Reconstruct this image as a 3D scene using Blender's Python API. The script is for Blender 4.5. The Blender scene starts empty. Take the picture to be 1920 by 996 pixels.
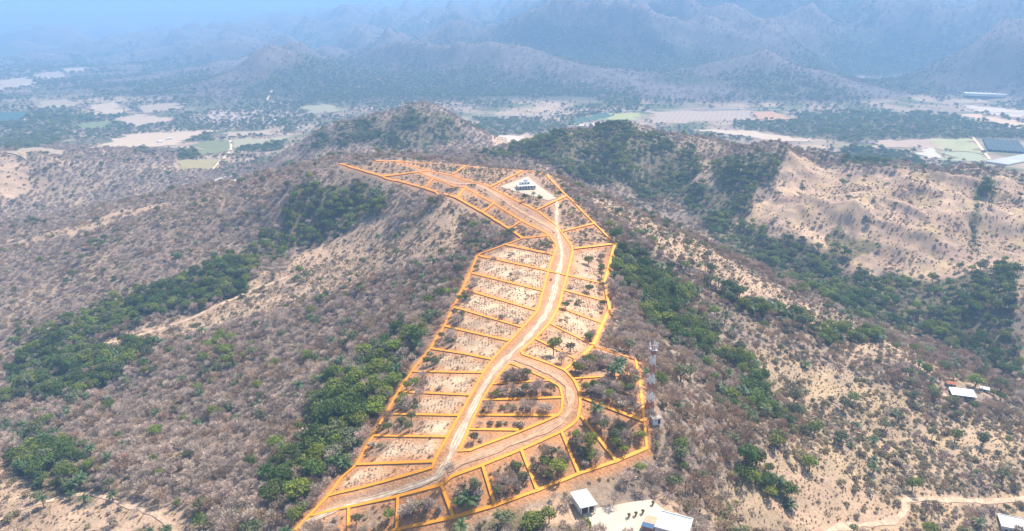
import bpy, math, random
import numpy as np
from mathutils import Vector, Matrix, Euler

random.seed(7)
RNG = np.random.default_rng(7)
sc = bpy.context.scene
col = sc.collection

# ------------------------------------------------------------------ camera
F_PX, PITCH, CAM_Z = 1371.0, math.radians(18.5), 150.0      # focal length for a 1920 wide frame
cam_data = bpy.data.cameras.new('camera')
cam_data.sensor_width = 36.0
cam_data.lens = 36.0 * F_PX / 1920.0
cam_data.clip_start, cam_data.clip_end = 1.0, 60000.0
cam = bpy.data.objects.new('camera', cam_data)
cam.location = (0, 0, CAM_Z)
cam.rotation_euler = (math.radians(90) - PITCH, 0, 0)
col.objects.link(cam)
sc.camera = cam

# ------------------------------------------------------------------ sky and sun
SUN = Vector((0.42, 0.40, 0.80)).normalized()
world = bpy.data.worlds.new('World'); sc.world = world
world.use_nodes = True
wn = world.node_tree
bg = wn.nodes['Background']
sky = wn.nodes.new('ShaderNodeTexSky')
sky.sky_type = 'NISHITA'; sky.sun_disc = False
sky.sun_elevation = math.asin(SUN.z)
sky.sun_rotation = math.atan2(SUN.x, SUN.y)
sky.air_density = 1.0; sky.dust_density = 1.5; sky.altitude = 200
wn.links.new(sky.outputs[0], bg.inputs[0])
bg.inputs[1].default_value = 0.09
sun_data = bpy.data.lights.new('sun', 'SUN')
sun_data.energy = 5.0; sun_data.angle = math.radians(0.5); sun_data.color = (1.0, 0.92, 0.78)
sun = bpy.data.objects.new('sun', sun_data)
sun.rotation_euler = SUN.to_track_quat('Z', 'Y').to_euler()
col.objects.link(sun)
sc.view_settings.view_transform = 'Standard'
sc.view_settings.look = 'None'
sc.view_settings.exposure = 0.88
sc.view_settings.gamma = 1.0
sc.view_settings.use_curve_mapping = False
sc.cycles.max_bounces = 5
sc.cycles.diffuse_bounces = 2
sc.cycles.glossy_bounces = 2
sc.cycles.transparent_max_bounces = 6
sc.cycles.volume_bounces = 3

# ------------------------------------------------------------------ surveying helpers
CP, SP = math.cos(PITCH), math.sin(PITCH)
def ray(u, v):
    a = (np.asarray(u, float) - 960) / F_PX; b = (498 - np.asarray(v, float)) / F_PX
    return a, CP + b * SP, -SP + b * CP          # x, y, z (y is forward)
def at_z(u, v, z):
    x, y, w = ray(u, v); t = (z - CAM_Z) / w
    return float(x * t), float(y * t), float(z)
def at_d(u, v, d):
    x, y, w = ray(u, v); t = d / y
    return float(x * t), float(d), float(CAM_Z + w * t)

def _h(ix, iy, s):
    n = (ix * 374761393 + iy * 668265263 + s * 974634777) & 0x7fffffff
    n = ((n ^ (n >> 13)) * 1274126177) & 0x7fffffff
    return ((n ^ (n >> 16)) & 0xffff) / 65535.0
def vnoise(x, y, s=0):
    x = np.asarray(x, float); y = np.asarray(y, float)
    xi = np.floor(x).astype(np.int64); yi = np.floor(y).astype(np.int64)
    fx = x - xi; fy = y - yi
    def g(i, j):
        a = _h(xi + i, yi + j, s) * 6.2831853
        return np.cos(a) * (fx - i) + np.sin(a) * (fy - j)
    ux = fx * fx * fx * (fx * (fx * 6 - 15) + 10); uy = fy * fy * fy * (fy * (fy * 6 - 15) + 10)
    a, b, c, d = g(0, 0), g(1, 0), g(0, 1), g(1, 1)
    return 1.5 * ((a + (b - a) * ux) * (1 - uy) + (c + (d - c) * ux) * uy)
def fbm(x, y, o=4, s=0):
    r = 0; a = 1.0; f = 1.0
    for k in range(o):
        r = r + a * vnoise(x * f, y * f, s + k * 17); a *= 0.5; f *= 2.03
    return r
def ridged(x, y, o=4, s=0):
    r = 0; a = 1.0; f = 1.0; w = 1.0
    for k in range(o):
        n = 1.0 - np.abs(vnoise(x * f, y * f, s + k * 13)) * 1.6
        n = np.clip(n, -1, 1) * w
        r = r + a * n; w = np.clip(n * 1.1, 0.15, 1); a *= 0.5; f *= 2.1
    return r

# ------------------------------------------------------------------ terrain: surveyed heights
Z = at_z; D = at_d
HP = []
for t in [  # crest of the main ridge and the lots
    (1000,990,-10),(1190,960,-10),(1100,935,-9),(1280,985,-12),(835,880,-4),(930,830,0),(980,770,4),(1220,770,2),
    (1215,840,-5),(1112,649,-1),(1192,676,-5),(1150,665,-2),(1195,703,-2),(1235,655,-14),(1160,630,-8),(940,690,4),(1010,610,3),(1060,500,3),(1140,560,-4),(1045,440,6),(1150,460,-2),(1045,370,11),
    (985,345,14),(1020,325,13),(880,330,11),(720,303,9),(640,309,6),(800,390,0),(890,420,-3),(970,445,0),
    (890,480,-11),(850,570,-14),(800,665,-15),(720,780,-17),(670,870,-16),(560,990,-22),(730,960,-16),(870,985,-14),
    # lower left
    (400,990,-42),(200,990,-58),(0,990,-66),(0,900,-72),(200,880,-62),(430,880,-46),(-150,950,-74),
    # left flank
    (600,780,-35),(700,640,-36),(780,560,-29),(450,750,-58),(300,800,-68),(300,660,-72),(550,600,-58),(640,520,-46),
    (760,440,-26),(700,400,-22),(420,640,-68),(150,800,-80),
    # ravine left
    (650,392,-27),(580,430,-42),(470,510,-60),(430,545,-66),(260,600,-80),(200,640,-85),(100,690,-92),(0,760,-97),(-150,800,-103),
    (560,375,-18),(450,430,-46),(300,480,-62),(120,560,-84),(0,600,-94),
    # second crest on the left
    (600,320,3),(500,338,-14),(400,355,-30),(280,374,-46),(150,402,-62),(0,440,-78),(-150,480,-90),
    # valley behind it
    (430,336,-106),(100,372,-110),(300,346,-110),(500,305,-116),(420,280,-118),(200,252,-120),(0,255,-120),(600,252,-118),
    (300,228,-120),(100,215,-120),(480,202,-117),(100,180,-113),(0,150,-104),(200,150,-107),(300,140,-102),
    (300,190,-114),(500,195,-115),(700,195,-113),(600,200,-115),
    # plain on the right
    (900,205,-116),(1100,210,-116),(1300,205,-116),(1500,200,-116),(1700,195,-116),(1850,185,-116),(1250,225,-117),
    (1400,232,-117),(1600,242,-118),(1800,262,-118),(1750,290,-118),(1900,302,-118),(900,238,-117),(1000,232,-117),(1650,292,-118),
    (960,265,-108),(920,270,-100),(560,275,-106),(600,290,-92),(750,282,-52),(1920,240,-117),
    # ravine right
    (1150,366,-62),(1200,372,-66),(1300,410,-74),(1400,450,-80),(1490,500,-87),(1570,545,-92),(1700,592,-97),(1800,628,-100),
    (1920,692,-104),(2100,770,-108),
    # spur on the right
    (1120,388,-1),(1200,408,-13),(1280,442,-22),(1370,490,-32),(1450,535,-42),(1540,590,-55),(1650,640,-66),(1750,687,-76),(1920,757,-87),
    # gully
    (1170,500,-9),(1230,570,-20),(1300,650,-28),(1400,740,-45),(1480,800,-54),(1640,860,-66),
    (1350,560,-34),(1500,650,-52),(1650,740,-66),
    # lower right
    (1800,740,-76),(1900,800,-84),(1700,820,-72),(1500,870,-48),(1430,835,-37),(1340,830,-22),(1250,850,-8),(1350,930,-26),
    (1600,970,-65),(1700,940,-70),(1920,935,-84),(1900,990,-86),(1400,990,-42),(1540,930,-57),
    # bare hills right
    (1450,400,-57),(1560,420,-60),(1500,440,-70),(1600,470,-75),(1750,490,-77),(1900,560,-72),(950,292,-72),(1250,335,-52)]:
    HP.append(Z(*t))
for t in [
    (150,300,1250),(220,290,1300),(300,296,1330),(20,287,1150),(60,300,1150),
    (790,196,1350),(700,214,1350),(620,240,1330),(880,234,1350),(745,203,1350),(838,209,1350),(660,228,1340),
    (1000,266,1060),(1080,246,1080),(1150,241,1080),(1220,246,1080),(1300,272,1050),(1340,284,1000),(1150,300,990),(1040,300,980),
    (1370,302,930),(1475,284,950),(1560,302,960),(1650,320,970),(1760,322,960),(1850,332,900),(1920,337,900),(2050,345,900),
    (1450,350,880),(1600,400,780),(1750,430,740),(1850,400,760),(1900,440,720),
    # foothill and mountains
    (400,160,2800),(480,127,2950),(560,110,3050),(650,114,3150),(740,126,3200),
    (700,100,4500),(700,70,5500),(560,50,7500),(640,32,7500),(700,28,7500),(800,26,7500),(850,12,11000),(930,6,11000),(1000,16,9500),(1250,-5,11000),
    (60,78,6500),(380,66,6500),(250,84,6500),(480,64,6500),(100,56,9500),(300,60,9500),(100,125,4500),(300,115,4500),(430,100,4500),(-200,70,7000),
    (820,86,3600),(880,62,3700),(960,52,3800),(1010,42,3900),(1050,22,4000),(1100,15,4100),(1170,18,4200),(1220,36,4000),(1300,15,4500),
    (1400,-5,4800),(1500,-25,5000),(1600,-20,5000),(1700,0,4900),(1800,10,5500),(1920,20,5500),(2050,-10,5500),
    (1000,88,3300),(950,160,2800),(1100,150,2900),(1300,140,2900),(1500,120,3100),(1700,120,3200),(1500,60,3900),(1700,60,3900),(1300,70,3700),
    (1180,62,3650),(1250,98,3250),(1470,142,2780),(1900,88,2900),(1960,70,3000),(1800,130,2900),(860,130,3000)]:
    HP.append(D(*t))
HP += [(0,0,-30),(-200,0,-72),(200,0,-62),(0,-200,-45),(-400,0,-102),(400,0,-102),(700,150,-112),(-700,150,-112),(0,120,-20),(-110,130,-45),(130,130,-35),
       (-1500,800,-112),(1500,700,-110),(-3000,2000,-100),(3000,1800,-60),(-6000,3000,60),(6000,3000,200),(-9000,8000,260),(9000,8000,420),
       (-13000,0,100),(13000,0,200),(0,15800,300),(-8000,15800,300),(8000,15800,420),(-4000,13000,200),(4500,13000,420),(2500,8500,250),
       (-200,1800,-117),(250,1500,-112),(430,1450,-112),(800,1350,-116),(-450,1000,-95),(-650,950,-104)]
HP = np.array(HP)
_O = (0.0, -320.0)
def _warp(x, y):
    x = np.asarray(x, float) - _O[0]; y = np.asarray(y, float) - _O[1]
    return np.arctan2(x, y), np.log(np.hypot(x, y))
_pa, _pb = _warp(HP[:, 0], HP[:, 1])
_C = 0.03
def _phi(d2): return np.sqrt(d2 + _C * _C)
_A = _phi((_pa[:, None] - _pa[None]) ** 2 + (_pb[:, None] - _pb[None]) ** 2) - 0.0
_n = len(HP)
_M = np.zeros((_n + 3, _n + 3)); _M[:_n, :_n] = -_A + np.eye(_n) * 1e-4
_M[:_n, _n] = 1; _M[:_n, _n + 1] = _pa; _M[:_n, _n + 2] = _pb; _M[_n:, :_n] = _M[:_n, _n:].T
_W = np.linalg.solve(_M, np.concatenate([HP[:, 2], [0, 0, 0]]))
def base_height(x, y):
    a, b = _warp(x, y); r = _W[_n] + _W[_n + 1] * a + _W[_n + 2] * b
    for i in range(_n):
        r = r - _W[i] * _phi((a - _pa[i]) ** 2 + (b - _pb[i]) ** 2)
    return r
def grow(start, step, ratio, end):
    v = [start]
    while v[-1] < end:
        v.append(v[-1] + step); step *= ratio
    return v
_xp = grow(0, 2.6, 1.0, 430) ; _xp = _xp + grow(_xp[-1], 2.7, 1.031, 14000)[1:]
XS = np.array([-v for v in _xp[:0:-1]] + _xp)
YS = np.array(list(np.arange(-260, 130, 13.0)) + grow(130, 2.6, 1.0, 880)); YS = np.concatenate([YS, grow(YS[-1], 2.7, 1.0125, 16000)[1:]])
GX, GY = np.meshgrid(XS, YS)
HZ = base_height(GX, GY)
dist = np.hypot(GX, GY)
# mountains get ridges and gullies, near slopes a light unevenness, the plain none
mtn = np.clip((HZ + 106) / 90, 0, 1) * np.clip((dist - 1900) / 700, 0, 1)
RIDGE = ridged(GX / 1050, GY / 1050, 4, 3)
HZ = HZ + mtn * ((ridged(GX / 1050, GY / 1050, 6, 3) - 1.05) * (62 + np.clip((dist - 3000) / 1000, 0, 1) * 95 + np.clip((dist - 4500) / 5000, 0, 1) * 60))
mid = np.clip((HZ + 112) / 40, 0, 1) * np.clip((dist - 600) / 400, 0, 1) * (1 - np.clip((dist - 2000) / 600, 0, 1))
HZ = HZ + mid * (ridged(GX / 150, GY / 150, 4, 9) - 1.0) * np.where(GX < 100, 4.5, 8.5)
near = np.clip((1300 - dist) / 500, 0, 1)
fold = np.clip((GX - 230) / 120, 0, 1) * np.clip((GY - 620) / 120, 0, 1) * np.clip((1150 - GY) / 150, 0, 1)
HZ = HZ + fold * ((ridged(GX / 105 + 0.3 * GY / 105, GY / 160, 4, 33) - 1.0) * 10.5 + (ridged(GX / 48, GY / 60, 3, 51) - 1.0) * 2.6)
# the cleared crest is evenly graded; the flanks are rougher
_r = np.array([at_z(*t)[:2] for t in ((700,960,-15),(830,880,-4),(900,750,1),(1000,640,3),(1060,500,3),(1045,400,8),(990,345,14),(850,335,10))] + [at_z(1150,760,2)[:2]])
crest = np.min([np.hypot(GX - a, GY - b) for a, b in [p + (q - p) * t for p, q in zip(_r[:-2], _r[1:-1]) for t in np.linspace(0, 1, 12)] + [_r[-1]]], axis=0)
near = near * (0.12 + 0.88 * np.clip((crest - 40) / 45, 0, 1))
HZ = HZ + near * (fbm(GX / 75, GY / 75, 3, 21) * 2.2 + fbm(GX / 16, GY / 16, 2, 5) * 0.45)
HZ = np.maximum(HZ, -122 + 1.5 * fbm(GX / 200, GY / 200, 2, 2))

def height(x, y):
    x = np.asarray(x, float); y = np.asarray(y, float)
    i = np.clip(np.searchsorted(XS, x) - 1, 0, len(XS) - 2); j = np.clip(np.searchsorted(YS, y) - 1, 0, len(YS) - 2)
    fx = np.clip((x - XS[i]) / (XS[i + 1] - XS[i]), 0, 1); fy = np.clip((y - YS[j]) / (YS[j + 1] - YS[j]), 0, 1)
    return (HZ[j, i] * (1 - fx) + HZ[j, i + 1] * fx) * (1 - fy) + (HZ[j + 1, i] * (1 - fx) + HZ[j + 1, i + 1] * fx) * fy
_T = 120 * 1.006 ** np.arange(0, 830)
def ground_at(us, vs):
    """survey: first ground point along each sight line (arrays)"""
    x, y, w = ray(us, vs)
    x, y, w = (np.atleast_1d(q)[:, None] for q in np.broadcast_arrays(x, y, w))
    px, py, pz = x * _T, y * _T, CAM_Z + w * _T
    below = pz < height(px, py)
    k = np.where(below.any(1), below.argmax(1), len(_T) - 1)
    hi = _T[k]; lo = _T[np.maximum(k - 1, 0)]
    x, y, w = x[:, 0], y[:, 0], w[:, 0]
    for _ in range(14):
        m = (lo + hi) / 2; b = CAM_Z + w * m < height(x * m, y * m)
        hi = np.where(b, m, hi); lo = np.where(b, lo, m)
    return x * hi, y * hi
def ground(u, v):
    a, b = ground_at([u], [v]); return float(a[0]), float(b[0])
def shown(x, y, z):
    """is a point in free sight of the drone (over the bare ground)"""
    x = np.atleast_1d(x); y = np.atleast_1d(y); z = np.atleast_1d(z)
    s = np.linspace(0.12, 0.97, 60)[None]
    return (CAM_Z + (z[:, None] - CAM_Z) * s > height(x[:, None] * s, y[:, None] * s) + 0.0).all(1)
def pix(x, y, z):
    d = y * CP - (z - CAM_Z) * SP; b = y * SP + (z - CAM_Z) * CP
    return 960 + F_PX * x / d, 498 - F_PX * b / d, d
def poly(uv):
    a = np.array(uv, float); x, y = ground_at(a[:, 0], a[:, 1]); return np.stack([x, y], 1)
def inside(P, x, y):
    shp = x.shape; x = x.ravel(); y = y.ravel()
    r = np.zeros(x.shape, bool)
    m = np.flatnonzero((x > P[:, 0].min()) & (x < P[:, 0].max()) & (y > P[:, 1].min()) & (y < P[:, 1].max()))
    if len(m):
        X = x[m]; Y = y[m]; q = np.zeros(len(m), bool); n = len(P)
        for i in range(n):
            (x0, y0), (x1, y1) = P[i], P[(i + 1) % n]
            if y0 == y1: continue
            q ^= ((y0 > Y) != (y1 > Y)) & (X < (x1 - x0) * (Y - y0) / (y1 - y0) + x0)
        r[m] = q
    return r.reshape(shp)
def dist_line(P, x, y):
    """distance to a world polyline"""
    r = np.full(x.shape, 1e9)
    for (x0, y0), (x1, y1) in zip(P[:-1], P[1:]):
        dx, dy = x1 - x0, y1 - y0; L = dx * dx + dy * dy + 1e-9
        t = np.clip(((x - x0) * dx + (y - y0) * dy) / L, 0, 1)
        r = np.minimum(r, np.hypot(x - x0 - t * dx, y - y0 - t * dy))
    return r
# ------------------------------------------------------------------ the survey of the lots (photo measurements dropped onto the ground)
LINES = {}
LINES['outer_boundary'] = [
    [(553,996),(615,931),(640,897),(668,872),(700,818),(723,777),(747,735),(772,697),(807,654),(817,637),(833,612),(851,575),(867,542),(882,512),(895,479)],
    [(895,479),(947,460),(980,448),(1028,443)],
    [(636,308),(717,332),(797,354),(857,373),(905,399),(955,430),(980,448)],
    [(705,303),(740,303),(873,312),(980,322),(1017,323),(1040,346),(1063,369),(1115,421),(1153,459),(1133,532),(1143,582),(1130,609),(1112,649)],
    [(1112,649),(1192,676),(1197,702),(1208,791),(1213,841),(1155,866),(1085,889),(1007,921),(928,949),(850,971),(743,994),(700,1008)],
    [(1112,649),(1093,667),(1058,695)]]
LINES['road_edge_line'] = [
    [(615,931),(640,924),(810,879),(815,864),(840,819),(862,779),(883,742),(907,699),(923,676),(935,663),(980,615),(1008,584),(1017,550),(1028,509),(1038,479),(1045,462),(1028,440),(980,415),(927,382),(872,354),(813,335),(785,323)],
    [(583,968),(640,954),(657,951),(747,931),(827,911),(847,894),(903,874),(977,844),(1053,810),(1073,797),(1083,787),(1088,761),(1087,737),(1077,714),(1060,696),(1033,684),(973,663),(1003,636),(1030,607),(1047,577),(1055,545),(1063,517),(1075,467),(1053,437),(1040,420),(1007,395),(918,352),(853,331),(807,321),(740,303)],
    [(953,684),(958,682),(1030,714),(1050,726),(1055,747),(1053,771),(1045,781),(857,857),(887,787),(903,751),(923,721),(953,684)]]
LINES['dividing_line'] = [
    [(923,721),(1030,714)],[(905,751),(1054,746)],[(895,779),(1047,780)],[(880,806),(973,807)],
    [(668,872),(813,866)],[(700,818),(839,820)],[(723,777),(862,780)],[(748,735),(882,742)],[(772,697),(907,700)],
    [(807,654),(870,664),(923,675)],[(833,612),(953,640)],[(850,576),(980,615)],[(867,542),(1008,584)],[(882,512),(1017,546)],
    [(895,479),(1028,509),(1063,517),(1133,533)],[(948,460),(1038,479)],
    [(1053,436),(1113,421)],[(1077,468),(1152,459)],[(1057,545),(1137,566)],[(1048,577),(1128,607)],[(1032,608),(1111,648)],[(1004,636),(1078,674)],
    [(1077,711),(1195,703)],[(1089,746),(1207,791)],[(1089,781),(1155,866)],[(1053,811),(1085,889)],[(977,844),(1007,920)],[(905,875),(928,949)],
    [(828,912),(850,971)],[(746,931),(744,993)],[(654,952),(653,1000)],
    [(797,354),(812,336)],[(857,373),(871,355)],[(906,399),(926,383)],[(955,430),(978,416)],[(717,332),(803,321)],[(873,312),(850,328)],[(980,322),(919,352)],[(1007,395),(1062,369)]]
def dense(uv, n=9):
    return [(a[0] + (b[0] - a[0]) * i / n, a[1] + (b[1] - a[1]) * i / n) for a, b in zip(uv[:-1], uv[1:]) for i in range(n)] + [uv[-1]]
LINES_W = {k: [poly(dense(l, max(2, int(22 / len(l))))) for l in v] for k, v in LINES.items()}
PROPERTY = poly([(553,996),(615,931),(668,872),(723,777),(772,697),(807,654),(851,575),(895,479),(980,448),(905,399),(857,373),(797,354),(717,332),(645,312),(740,304),(873,312),(1017,323),(1063,369),(1153,459),(1133,532),(1143,582),(1112,649),(1192,676),(1208,791),(1213,841),(1085,889),(928,949),(743,994)])
TRACKS_UV = {  # centre line, width in metres
    'dirt_road_main': ([(560,990),(640,948),(740,922),(815,902),(838,870),(855,830),(882,775),(912,715),(948,673),(985,640),(1018,600),(1036,560),(1045,520),(1055,480),(1048,448),(1043,425),(1044,398),(1044,376)], 2.4),
    'dirt_road_loop': ([(838,880),(860,872),(930,845),(1010,812),(1055,790),(1070,765),(1070,735),(1050,710),(1010,692),(965,674)], 2.4),
    'dirt_road_upper': ([(1048,440),(1010,412),(940,372),(870,346),(800,326)], 2.4),
    'dirt_road_right': ([(1470,1060),(1545,992),(1610,985),(1660,982),(1690,970),(1700,950),(1690,938),(1760,938),(1830,940),(1920,936),(2000,934)], 3.0),
    'dirt_track_left': ([(165,655),(300,620),(420,570),(470,545),(540,520)], 4.0),
    'dirt_track_lower_left': ([(-60,1000),(40,955),(110,935),(170,922),(290,962),(330,996),(370,1040)], 2.2),
    'dirt_track_yard': ([(1745,722),(1752,735),(1775,742)], 3.0)}
TRACKS = {k: (poly(p), w) for k, (p, w) in TRACKS_UV.items()}

# ------------------------------------------------------------------ zones of ground cover (world polygons)
def Zn(name, uv): return (name, poly(uv))
GREEN = [
    Zn('ravine_left', [(640,335),(565,345),(510,420),(440,480),(300,545),(180,570),(150,590),(0,640),(0,760),(80,760),(180,735),(290,665),(270,640),(170,650),(160,625),(300,600),(460,560),(520,470),(650,430),(720,390),(700,365)]),
    Zn('corner_left', [(0,800),(80,820),(150,850),(205,925),(110,945),(40,915),(0,860)]),
    Zn('lot_edge', [(815,600),(750,610),(640,690),(540,745),(600,800),(560,850),(470,910),(540,990),(600,930),(680,830),(750,720),(800,650)]),
    Zn('hill_behind', [(900,290),(990,268),(1080,248),(1220,247),(1300,285),(1330,320),(1270,362),(1180,362),(1080,330),(1000,302)]),
    Zn('ravine_right', [(1260,360),(1380,380),(1440,440),(1540,480),(1640,520),(1780,520),(1900,500),(1920,600),(1920,715),(1820,665),(1700,620),(1560,575),(1440,505),(1330,440)]),
    Zn('hill_right', [(1340,310),(1380,300),(1472,286),(1462,310),(1430,345),(1410,400),(1370,395),(1350,350)]),
    Zn('gully', [(1150,450),(1200,470),(1250,505),(1325,600),(1420,690),(1470,800),(1400,790),(1330,720),(1250,640),(1175,560),(1150,500)]),
    Zn('spur_clump', [(1375,555),(1430,565),(1490,595),(1640,630),(1650,645),(1560,635),(1480,610),(1400,585)]),
    Zn('knoll', [(1375,885),(1400,870),(1480,915),(1475,940),(1400,915)]),
    Zn('fold_trees', [(1530,435),(1560,402),(1600,412),(1645,455),(1600,485),(1540,470)]), Zn('palm_row', [(1795,350),(1816,350),(1822,470),(1800,470)]), Zn('dark_bush_patch', [(1795,340),(1870,341),(1862,366),(1822,370)]),
    Zn('foot', [(860,985),(960,955),(1040,965),(1110,1000),(1000,1015),(850,1010)]),
    Zn('plain_right', [(1365,232),(1500,228),(1480,212),(1560,208),(1700,214),(1800,218),(1900,245),(1960,262),(1700,262),(1600,264),(1520,262)]),
    Zn('plain_low', [(1560,275),(1620,270),(1720,295),(1740,310),(1650,312),(1560,300)]),
    Zn('plain_left', [(0,255),(80,245),(140,255),(130,272),(0,282)]),
    Zn('plain_left_b', [(0,232),(60,215),(170,215),(230,235),(140,245),(0,245)]),
    Zn('plain_mid', [(900,225),(960,222),(1020,236),(1050,245),(960,250),(890,240)]),
    Zn('round_hill', [(590,255),(700,224),(785,206),(860,235),(890,262),(800,280),(700,278),(560,284)]),
    Zn('clump_a', [(335,280),(365,280),(368,300),(338,300)]), Zn('clump_b', [(450,272),(530,266),(525,282),(455,284)]),
    Zn('clump_c', [(525,232),(570,230),(560,250),(530,250)]), Zn('clump_d', [(340,255),(390,248),(395,268),(345,270)]),
    Zn('foot_mount', [(1120,175),(1180,178),(1200,200),(1130,205)]), Zn('small_hill', [(1420,130),(1470,140),(1530,165),(1500,178),(1420,165)])]
SOIL = [  # pale open ground
    Zn('open_slope_left', [(165,662),(160,630),(300,612),(420,572),(470,540),(590,455),(690,415),(840,395),(880,440),(860,478),(760,500),(680,530),(600,562),(500,592),(420,618),(330,642),(190,682)]),
    Zn('open_spur', [(1100,372),(1150,385),(1210,410),(1290,445),(1380,492),(1460,540),(1550,592),(1660,642),(1750,690),(1640,660),(1500,610),(1380,560),(1280,500),(1180,430)]),
    Zn('open_hills', [(1400,425),(1480,290),(1560,305),(1660,322),(1850,335),(2000,340),(2000,560),(1900,500),(1780,520),(1640,515),(1540,475),(1450,440)]),
    Zn('open_hills_b', [(1300,330),(1345,305),(1350,350),(1370,400),(1310,370)]),
    Zn('open_knob', [(1860,540),(1920,530),(1960,580),(1900,590)]),
    Zn('open_lower', [(1390,850),(1450,850),(1560,890),(1680,945),(1640,978),(1540,985),(1440,950)]),
    Zn('open_corner', [(-20,860),(40,890),(110,945),(210,930),(330,960),(430,1000),(-20,1010)]),
    Zn('open_gap', [(925,252),(990,255),(1000,270),(940,268)]),
    Zn('open_strip', [(0,452),(150,416),(300,388),(320,396),(180,424),(0,468)]),
    Zn('open_hill_left', [(-20,290),(30,288),(65,315),(40,350),(0,365),(-20,360)]),
    Zn('open_yard_low', [(740,1010),(930,957),(1060,938),(1100,962),(1110,1012)]),
    Zn('open_yard', [(1225,835),(1260,850),(1240,900),(1225,930),(1160,945),(1090,950),(1060,950),(980,945),(930,955),(700,1005),(760,1010),(950,955),(1100,1000),(1290,1010),(1300,990),(1240,930),(1260,880)])]
SPARSE = [  # low scrub over pale ground
    Zn('scrub_right', [(1330,650),(1500,650),(1700,740),(1920,800),(1960,1010),(1560,1010),(1300,1000),(1350,900),(1480,820),(1400,740)])]
LOTS_OPEN = poly([(640,925),(810,877),(860,780),(935,662),(1008,584),(1028,509),(1035,482),(950,462),(900,490),(905,520),(890,540),(880,575),(868,600),(850,640),(820,690),(800,715),(800,745),(780,760),(790,800),(740,830),(700,870),(650,905)])
LOTS_OPEN_R = poly([(1030,684),(973,662),(1030,607),(1055,545),(1063,517),(1078,470),(1130,470),(1125,530),(1128,600),(1105,645),(1070,670)])
LOTS_WOOD = poly([(860,855),(905,751),(953,684),(1030,714),(1058,700),(1112,652),(1190,680),(1210,800),(1210,838),(1085,886),(928,945),(850,967),(745,988),(750,935),(835,912),(1053,812),(1045,781)])
PLAIN_MAX = -104.0

def warp_xy(x, y):
    k = np.clip(np.hypot(x, y) / 400, 0.7, 5)
    return x + 9 * k * fbm(x / (22 * k), y / (22 * k), 3, 40), y + 9 * k * fbm(x / (22 * k), y / (22 * k), 3, 60)

# ------------------------------------------------------------------ materials
MATS = {}
def mat(name, color, rough=0.9, var=0.0, scale=1.0, bump=0.0, spec=0.2, rnd=0.0, rnd_hue=0.0, trans=0.0, metallic=0.0):
    if name in MATS: return MATS[name]
    m = bpy.data.materials.new(name); m.use_nodes = True
    nt = m.node_tree; b = nt.nodes['Principled BSDF']
    b.inputs['Roughness'].default_value = rough
    b.inputs['Specular IOR Level'].default_value = spec
    b.inputs['Metallic'].default_value = metallic
    base = nt.nodes.new('ShaderNodeRGB'); base.outputs[0].default_value = (*color, 1)
    out = base.outputs[0]
    if var or bump:
        tc = nt.nodes.new('ShaderNodeTexCoord'); nz = nt.nodes.new('ShaderNodeTexNoise')
        nz.inputs['Scale'].default_value = scale; nz.inputs['Detail'].default_value = 4
        nt.links.new(tc.outputs['Object'], nz.inputs['Vector'])
        mr = nt.nodes.new('ShaderNodeMapRange'); mr.inputs['From Min'].default_value = 0.3; mr.inputs['From Max'].default_value = 0.7
        mr.inputs['To Min'].default_value = 1 - var; mr.inputs['To Max'].default_value = 1 + var
        nt.links.new(nz.outputs[0], mr.inputs[0])
        hs = nt.nodes.new('ShaderNodeHueSaturation'); nt.links.new(out, hs.inputs['Color']); nt.links.new(mr.outputs[0], hs.inputs['Value'])
        out = hs.outputs[0]
        if bump:
            bp = nt.nodes.new('ShaderNodeBump'); bp.inputs['Strength'].default_value = bump; bp.inputs['Distance'].default_value = 0.3
            nt.links.new(nz.outputs[0], bp.inputs['Height']); nt.links.new(bp.outputs[0], b.inputs['Normal'])
    if rnd:
        oi = nt.nodes.new('ShaderNodeObjectInfo')
        mr = nt.nodes.new('ShaderNodeMapRange'); mr.inputs['To Min'].default_value = 1 - rnd; mr.inputs['To Max'].default_value = 1 + rnd
        nt.links.new(oi.outputs['Random'], mr.inputs[0])
        wn2 = nt.nodes.new('ShaderNodeTexWhiteNoise'); wn2.noise_dimensions = '1D'; nt.links.new(oi.outputs['Random'], wn2.inputs['W'])
        mr2 = nt.nodes.new('ShaderNodeMapRange'); mr2.inputs['To Min'].default_value = 0.5 - rnd_hue; mr2.inputs['To Max'].default_value = 0.5 + rnd_hue
        nt.links.new(wn2.outputs['Value'], mr2.inputs[0])
        hs = nt.nodes.new('ShaderNodeHueSaturation'); nt.links.new(out, hs.inputs['Color'])
        nt.links.new(mr.outputs[0], hs.inputs['Value']); nt.links.new(mr2.outputs[0], hs.inputs['Hue'])
        out = hs.outputs[0]
    nt.links.new(out, b.inputs['Base Color'])
    if trans:
        tr = nt.nodes.new('ShaderNodeBsdfTranslucent'); nt.links.new(out, tr.inputs['Color'])
        mx = nt.nodes.new('ShaderNodeMixShader'); mx.inputs[0].default_value = trans
        nt.links.new(b.outputs[0], mx.inputs[1]); nt.links.new(tr.outputs[0], mx.inputs[2])
        nt.links.new(mx.outputs[0], nt.nodes['Material Output'].inputs['Surface'])
    MATS[name] = m
    return m

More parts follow.
